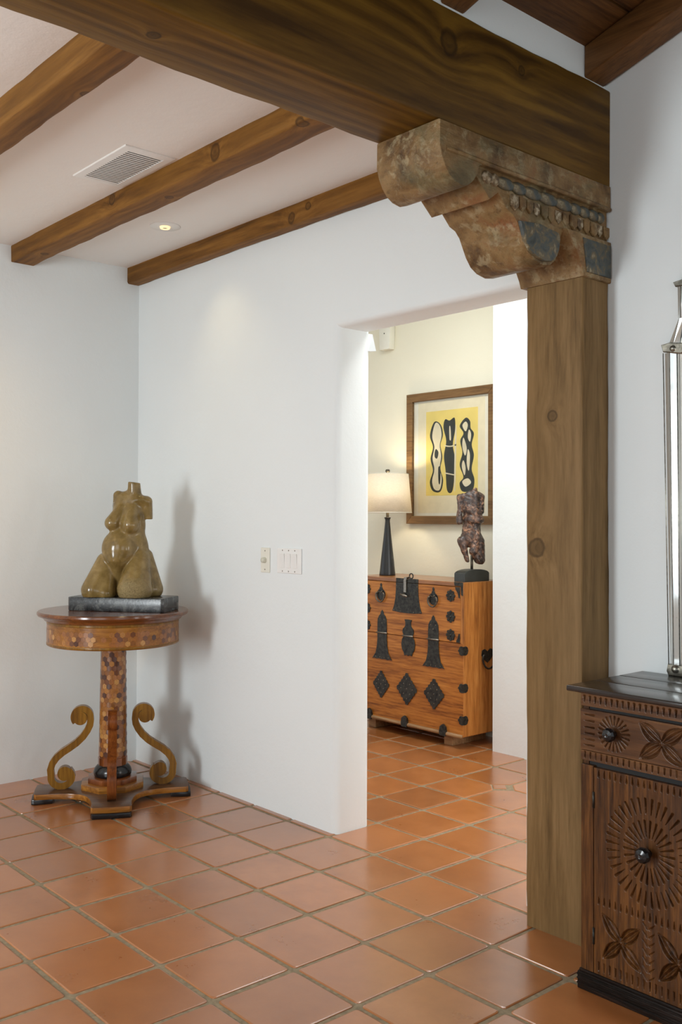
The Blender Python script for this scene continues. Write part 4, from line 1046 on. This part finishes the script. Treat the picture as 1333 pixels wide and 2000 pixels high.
# ================================================================== CARVED SIDEBOARD
class Carve:
    """height field over a rectangle: carve shapes into a board face"""
    def __init__(s, x0, x1, z0, z1, step=.0014):
        s.x0, s.x1, s.z0, s.z1 = x0, x1, z0, z1
        s.nx = int((x1 - x0) / step) + 1; s.nz = int((z1 - z0) / step) + 1
        s.X, s.Z = np.meshgrid(np.linspace(x0, x1, s.nx), np.linspace(z0, z1, s.nz), indexing='ij')
        s.H = np.zeros_like(s.X)
    def notch(s, a, b, w0, w1, depth):
        """V cut from a to b, half-widths w0..w1"""
        ax, az = a; bx, bz = b; dx, dz = bx - ax, bz - az; L2 = dx * dx + dz * dz
        t = ((s.X - ax) * dx + (s.Z - az) * dz) / L2; tc = np.clip(t, 0, 1)
        d = np.hypot(s.X - ax - tc * dx, s.Z - az - tc * dz); w = w0 + (w1 - w0) * tc
        s.H = np.maximum(s.H, np.clip(1 - d / np.maximum(w, 1e-5), 0, 1)**1.0 * depth * np.clip(w / max(w0, w1) + .35, 0, 1))
    def petal(s, c, ang, ln, wd, depth, gap=.0):
        ca, sa = math.cos(ang), math.sin(ang)
        u = (s.X - c[0]) * ca + (s.Z - c[1]) * sa; v = -(s.X - c[0]) * sa + (s.Z - c[1]) * ca
        t = np.clip(u / ln, 0, 1); w = wd * np.sin(PI * t**.85)**.9
        ins = (u > 0) & (u < ln) & (np.abs(v) < w)
        q = np.abs(v) / np.maximum(w, 1e-5)
        prof = np.where(q > .8, (1 - q) / .2, np.clip(.25 + .75 * np.abs(q - .42) / .38, 0, 1))
        prof = np.where(q < .1, .25 + .75 * 1.0, prof)
        h = np.where(ins, depth * prof * np.clip(w / wd * 1.5, 0, 1), 0)
        s.H = np.maximum(s.H, h)
    def mesh(s, y, thick, name):
        rs = np.random.RandomState(1)
        H = s.H + .0004 * (np.sin(s.X * 55 + 3 * np.sin(s.Z * 9)) * .5 + .5)
        nx, nz = s.nx, s.nz
        V = np.stack([s.X.ravel(), (y + H).ravel(), s.Z.ravel()], 1)
        idx = np.arange(nx * nz).reshape(nx, nz)
        f = np.stack([idx[:-1, :-1], idx[1:, :-1], idx[1:, 1:], idx[:-1, 1:]], -1).reshape(-1, 4).tolist()
        border = list(idx[:, 0]) + list(idx[-1, 1:]) + list(idx[::-1, -1][1:]) + list(idx[0, ::-1][1:-1])
        n = len(V); bk = V[border].copy(); bk[:, 1] = y + thick; V = np.concatenate([V, bk])
        m = len(border)
        for k in range(m): f.append([border[(k + 1) % m], border[k], n + k, n + (k + 1) % m])
        f.append([n + k for k in range(m)])
        me = bpy.data.meshes.new(name); me.from_pydata(V.tolist(), [], f); me.update(); return me

def sideboard():
    X0, X1, YF, YBk, ZT = -1.712, -1.18, 2.470, 2.856, .902
    cx = (X0 + X1) / 2
    r = root('carved_sideboard', (cx, YF, 0), 'dark carved wooden cabinet with chip-carved rosettes under the mirror', 'cabinet')
    A = X0 - cx; B = X1 - cx; D = YBk - YF
    cw = wood('carved_wood', (.165, .066, .017), (.080, .030, .008), (.018, .007, .003), 'Z', 1.7, .34, .25, coat=.2, patch=.45, con=1.15)
    cw2 = wood('carved_wood_rail', (.165, .074, .028), (.100, .042, .016), (.036, .014, .006), 'X', 1.1, .34, .2, coat=.2, patch=.2)
    tp = wood('dark_top', (.045, .032, .025), (.024, .016, .012), (.010, .006, .005), 'X', 1.4, .27, .12, coat=.35)
    dk = wood('dark_plinth', (.040, .024, .018), (.013, .008, .006), (.004, .003, .002), 'X', 1.6, .45, .7, spec=.12)
    lx = lambda x: x - cx
    obj('side_panel', box(A, A + .02, .012, D, .06, ZT - .018, .002), cw, r)
    obj('side_panel', box(B - .02, B, .012, D, .06, ZT - .018, .002), cw, r)
    obj('back_panel', box(A + .02, B - .02, D - .015, D, .06, ZT - .026), cw, r)
    obj('bottom_board', box(A + .02, B - .02, .03, D - .015, .06, .075), cw, r)
    bm = bmesh.new(); t = .4
    for k in range(3):
        y0 = -.034 + (D + .034) * k / 3; y1 = -.034 + (D + .034) * (k + 1) / 3 - .0012
        addbox(bm, A - .020, B + .020, y0, y1, ZT - .0, ZT + .0 + .0, 0) if False else addbox(bm, A - .030, B + .03, y0, y1, ZT - .017, ZT, .004, 3)
    obj('top', bm, tp, r, angle=40, label='dark plank top with a worn edge')
    obj('edge_moulding', box(A - .006, B + .006, -.007, D, ZT - .023, ZT - .0165, .002), cw2, r)
    # frieze
    c = Carve(A, B, .842, ZT - .022); x = A + .012
    while x < B - .005:
        c.notch((x, ZT - .032), (x, .851), .0048, .0006, .0095); x += .0186
    obj('frieze', c.mesh(0, .02, 'frieze'), cw2, r, smooth=False, angle=60)
    # drawer
    c = Carve(A, B, .712, .832)
    for z in (.727, .744, .762, .780, .799, .817):
        c.notch((A + .046, z), (A + .012, z), .0034, .0008, .007); c.notch((B - .046, z), (B - .012, z), .0034, .0008, .007)
    for kx in (lx(-1.598), -lx(-1.598)):
        for k in range(22):
            a = 2 * PI * k / 22 + .1
            c.notch((kx + .050 * math.cos(a), .774 + .050 * math.sin(a)), (kx + .024 * math.cos(a), .774 + .024 * math.sin(a)), .0036, .0008, .007)
    fx = lx(-1.449) * 0
    for k, a in enumerate((37, 143, 217, 323)):
        c.petal((fx, .772), math.radians(a), .088, .0215, .010)
    obj_d = obj('drawer', c.mesh(-.002, .02, 'drawer'), cw2, r, smooth=False, angle=60)
    for kx in (lx(-1.598), -lx(-1.598)):
        obj('knob', lathe([(.010, 0), (.011, .008), (.017, .014), (.0205, .022), (.0205, .030), (.016, .036), (.006, .040), (0, .038)], 10), M['ebony'], obj_d, loc=(kx, -.002, .775), rot=(PI / 2, 0, 0), angle=25, label='faceted black knob')
    # lower rail with short notches
    c = Carve(A, B, .681, .7095); x = A + .014
    while x < B - .005:
        c.notch((x, .7045), (x, .688), .0034, .0022, .007); x += .0186
    obj('rail', c.mesh(.0, .02, 'rail'), cw2, r, smooth=False, angle=60)
    obj('gap_shade', box(A + .018, B - .018, .016, .03, .05, ZT - .03), M['dark'], r)  # near-black box paints the shade seen through the gaps between fronts
    # stiles
    obj('stile', box(A, A + .043, .0, .022, .058, .668, .002), cw, r)
    obj('stile', box(B - .043, B, .0, .022, .058, .668, .002), cw, r)
    # door
    dx0, dx1, dz0, dz1 = A + .0455, B - .0455, .058, .664
    c = Carve(dx0, dx1, dz0, dz1)
    kx, kz = lx(-1.487) , .458
    kx = (dx0 + dx1) / 2 - .03 if abs(kx - (dx0 + dx1) / 2) > .06 else kx
    n = 26
    for k in range(n):
        a = 2 * PI * k / n + .05
        c.notch((kx + .078 * math.cos(a), kz + .088 * math.sin(a)), (kx + .036 * math.cos(a), kz + .042 * math.sin(a)), .0042, .0009, .008)
    n = 38
    for k in range(n):
        a = 2 * PI * k / n
        c.notch((kx + .135 * math.cos(a), kz + .150 * math.sin(a)), (kx + .096 * math.cos(a), kz + .108 * math.sin(a)), .0046, .0010, .0085)
    x = dx0 + .016
    while x < dx1 - .01:
        c.notch((x, .640), (x, .660), .0040, .0006, .007)
        if .05 < abs(x - kx) or True: c.notch((x, .268), (x, .290), .0040, .0006, .007)
        c.notch((x, .095), (x, .070), .0036, .0010, .006)
        x += .0186
    for fx in (lx(-1.578), 2 * kx - lx(-1.578)):
        for a in (132, 318): c.petal((fx, .175), math.radians(a), .094, .0200, .012)
        for a in (43, 227): c.petal((fx, .175), math.radians(a), .088, .0200, .012)
    for k in range(7):
        z = .10 + k * .024
        for sg in (-1, 1): c.notch((kx + sg * .004, z), (kx + sg * .018, z + .014), .0042, .0012, .005)
    door = obj('door', c.mesh(.0, .02, 'door'), cw, r, smooth=False, angle=60)
    obj('knob', lathe([(.011, 0), (.012, .010), (.018, .016), (.0225, .026), (.0225, .034), (.018, .041), (.007, .045), (0, .043)], 10), M['ebony'], door, loc=(kx, 0, kz), rot=(PI / 2, 0, 0), angle=25, label='faceted black knob')
    for z in (.168, .568):
        obj('hinge', tube([(dx0 - .001, -.001, z - .024), (dx0 - .001, -.001, z + .024)], .0035, 8), M['iron'], door, smooth=True)
    # plinth
    bm = bmesh.new(); addbox(bm, A - .008, B + .008, -.008, D, 0, .052, .003); addbox(bm, A - .004, B + .004, -.005, D, .05, .060, .003)
    for z in (.014, .028, .040): addbox(bm, A - .0095, B + .0095, -.0105, D, z, z + .006, .002, 1)
    obj('plinth', bm, dk, r, angle=40)
sideboard()

# ================================================================== MIRROR
def mirror():
    xl, y = -1.656, 2.86
    r = root('venetian_mirror', (-1.44, y, .905), 'tall narrow antique mirror with stepped shoulders and tarnished silver edging above the cabinet', 'mirror')
    cx = -1.44; oz = .905
    m, nt, b = new_mat('mirror_glass'); v = coords(nt); n1 = noise(nt, v, 30, 5, .7)
    L(nt, ramp(nt, n1, [(.26, (.55, .57, .50)), (.33, (.95, .98, .95))]), b.inputs['Base Color'])
    b.inputs['Metallic'].default_value = .72; b.inputs['Roughness'].default_value = .06; bump(nt, b, noise(nt, v, 6, 2), .05, .01)
    mg = m
    M['lead'] = plain('tarnished_silver_edge', (.34, .33, .28), .3, .9, var=.3, nscale=60, bmp=.2)
    # half outline (x from centre, z)
    xw = [(.216, .940 + .0), (.2155, 1.94), ]
    out = [(.194, .902), (.196, .935), (.216, 1.58), (.216, 1.935)]
    def side(sg, inset): return None
    # outer and inner bevel strips on each side, lower section
    def quad(name, p, y0, y1, tilt, mat):
        """p: 4 (x, z) with outer edge first two; outer edge at depth y0, inner at y1"""
        bm = bmesh.new(); fr = []
        for i, (a, z) in enumerate(p): fr.append(bm.verts.new((a, y0 if i in (0, 3) else y1, z - oz)))
        bk = [bm.verts.new((v.co.x, -.004, v.co.z)) for v in fr]
        bm.faces.new(fr); bm.faces.new(bk[::-1])
        for i in range(4): bm.faces.new((fr[i], bk[i], bk[(i + 1) % 4], fr[(i + 1) % 4]))
        return obj(name, bm, mat, r)
    for sg in (-1, 1):
        S = lambda pts: [(sg * a, z) for a, z in pts]
        # lower section (z .935 .. 1.935)
        quad('bevel_strip', S([(.196, .935), (.180, .935), (.192, 1.935), (.214, 1.935)]), -.010, -.020, 0, mg)
        quad('bevel_strip', S([(.1785, .935), (.160, .935), (.168, 1.935), (.1905, 1.935)]), -.021, -.014, 0, mg)
        # shoulder flare
        for k, (a0, a1, b0, b1) in enumerate(((.200, .181, .168, .160), (.179, .160, .158, .148))):
            quad('bevel_strip', S([(a0, 1.962), (a1, 1.962), (b1, 2.04), (b0, 2.04)]), -.012 - .008 * k, -.02 + .004 * k, 0, mg)
        quad('bevel_strip', S([(.168, 2.04), (.152, 2.04), (.153, 2.145), (.170, 2.145)]), -.010, -.02, 0, mg)
        quad('bevel_strip', S([(.151, 2.04), (.136, 2.04), (.137, 2.145), (.152, 2.145)]), -.02, -.013, 0, mg)
        quad('bevel_strip', S([(.160, 2.160), (.145, 2.160), (.135, 2.205), (.143, 2.205)]), -.010, -.02, 0, mg)
        quad('bevel_strip', S([(.143, 2.205), (.125, 2.205), (.10, 2.40), (.135, 2.36)]), -.010, -.02, 0, mg)
        # caps (the little ledge pieces with a rosette)
        obj('shoulder_cap', prism(S([(.221, 1.962), (.214, 1.938), (.150, 1.925), (.132, 1.936), (.138, 1.958), (.190, 1.966)]), -.026, -.003, 'XZ', .003, 1), M['lead'], r, angle=35)
        obj('rosette', lathe([(0, .008), (.008, .006), (.011, 0)], 12), M['lead'], r, loc=(sg * .178, -.026, 1.945 - oz), rot=(PI / 2, 0, 0), smooth=True)
        obj('shoulder_cap', prism(S([(.180, 2.158), (.172, 2.142), (.120, 2.138), (.110, 2.150), (.150, 2.162)]), -.024, -.003, 'XZ', .003, 1), M['lead'], r, angle=35)
        for (a, z0, a2, z1) in ((.179, .935, .1915, 1.935), (.159, .935, .167, 1.935), (.197, .935, .2155, 1.935), (.1515, 2.04, .1525, 2.145), (.1355, 2.04, .1365, 2.145)):
            obj('lead_line', tube([(sg * a, -.020, z0 - oz), (sg * a2, -.020, z1 - oz)], .0016, 6), M['lead'], r, smooth=True)
    obj('foot_moulding', prism([(-.196, .902), (.196, .902), (.202, .915), (.198, .938), (-.198, .938), (-.202, .915)], -.028, -.003, 'XZ', .005, 2), M['lead'], r, angle=35).location = (0, 0, -oz)
    for sg in (-1, 1):
        obj('rosette', lathe([(0, .010), (.010, .007), (.014, 0)], 12), M['lead'], r, loc=(sg * .170, -.028, .925 - oz), rot=(PI / 2, 0, 0), smooth=True)
    bm = prism([(-.160, .938), (.160, .938), (.168, 1.935), (.136, 2.04), (.137, 2.145), (.10, 2.40), (0, 2.47), (-.10, 2.40), (-.137, 2.145), (-.136, 2.04), (-.168, 1.935)], -.012, -.003, 'XZ')
    obj('mirror_plate', bm, mg, r).location = (0, 0, -oz)
    for o in r.children:
        if o.name.split('.')[0] in ('shoulder_cap',): o.location = (0, 0, -oz)
mirror()

# ================================================================== LIGHT
def area(name, loc, target, w, h, e, col):
    l = bpy.data.lights.new(name, 'AREA'); l.shape = 'RECTANGLE'; l.size = w; l.size_y = h; l.energy = e; l.color = col
    o = bpy.data.objects.new(name, l); COL.objects.link(o); o.location = loc
    o.rotation_euler = (Vector(target) - Vector(loc)).to_track_quat('-Z', 'Z' if abs(loc[2] - target[2]) < 2 else 'Y').to_euler()
    return o
area('window_light_1', (-2.8, -2.16, 1.45), (-3.4, 2.0, 1.30), .70, 1.4, 101, (.90, .97, 1))
area('window_fill_2', (-.2, -2.16, 2.05), (-1.2, 2.5, 2.3), 2.1, 2.5, 33, (.92, .98, 1))  # added fill for the near room, raised to lift the upper wall
area('window_fill_3', (3.26, -.1, 1.5), (-2, 1.0, 1.6), 2.9, 1.7, 15, (.93, .98, 1))  # added weak fill from the unseen side
area('skylight_light', (-3.1, 3.62, 3.16), (-3.1, 3.63, 0), 2.5, .6, 46, (1, .985, .95))
area('hall_fill_light', (.22, 3.62, 1.22), (-3.5, 4.2, .95), 1.05, 2.0, 60, (1, .985, .95))  # added light at the made-up hall window, brightens pier and jamb
l = bpy.data.lights.new('added_warm_wash', 'SPOT'); l.energy = 40; l.color = (1, .62, .22); l.spot_size = math.radians(95); l.spot_blend = 1; l.shadow_soft_size = .05  # added spot without a fixture, warms the left wall
o = bpy.data.objects.new('added_warm_wash', l); COL.objects.link(o); o.location = (-4.05, .95, 2.80); o.rotation_euler = Vector((-.6, .18, -.75)).to_track_quat('-Z', 'Y').to_euler()
w = bpy.data.worlds.new('world'); SC.world = w; w.use_nodes = True
bg = w.node_tree.nodes['Background']; bg.inputs[0].default_value = (.86, .93, 1, 1); bg.inputs[1].default_value = 1.2

SC.view_settings.view_transform = 'Standard'; SC.view_settings.look = 'None'; SC.view_settings.gamma = 1; SC.view_settings.use_curve_mapping = False
SC.view_settings.exposure = 0.0
SC.cycles.use_denoising = True
SC.cycles.max_bounces = 10; SC.cycles.diffuse_bounces = 6; SC.cycles.sample_clamp_indirect = 4; SC.cycles.caustics_reflective = False; SC.cycles.caustics_refractive = False
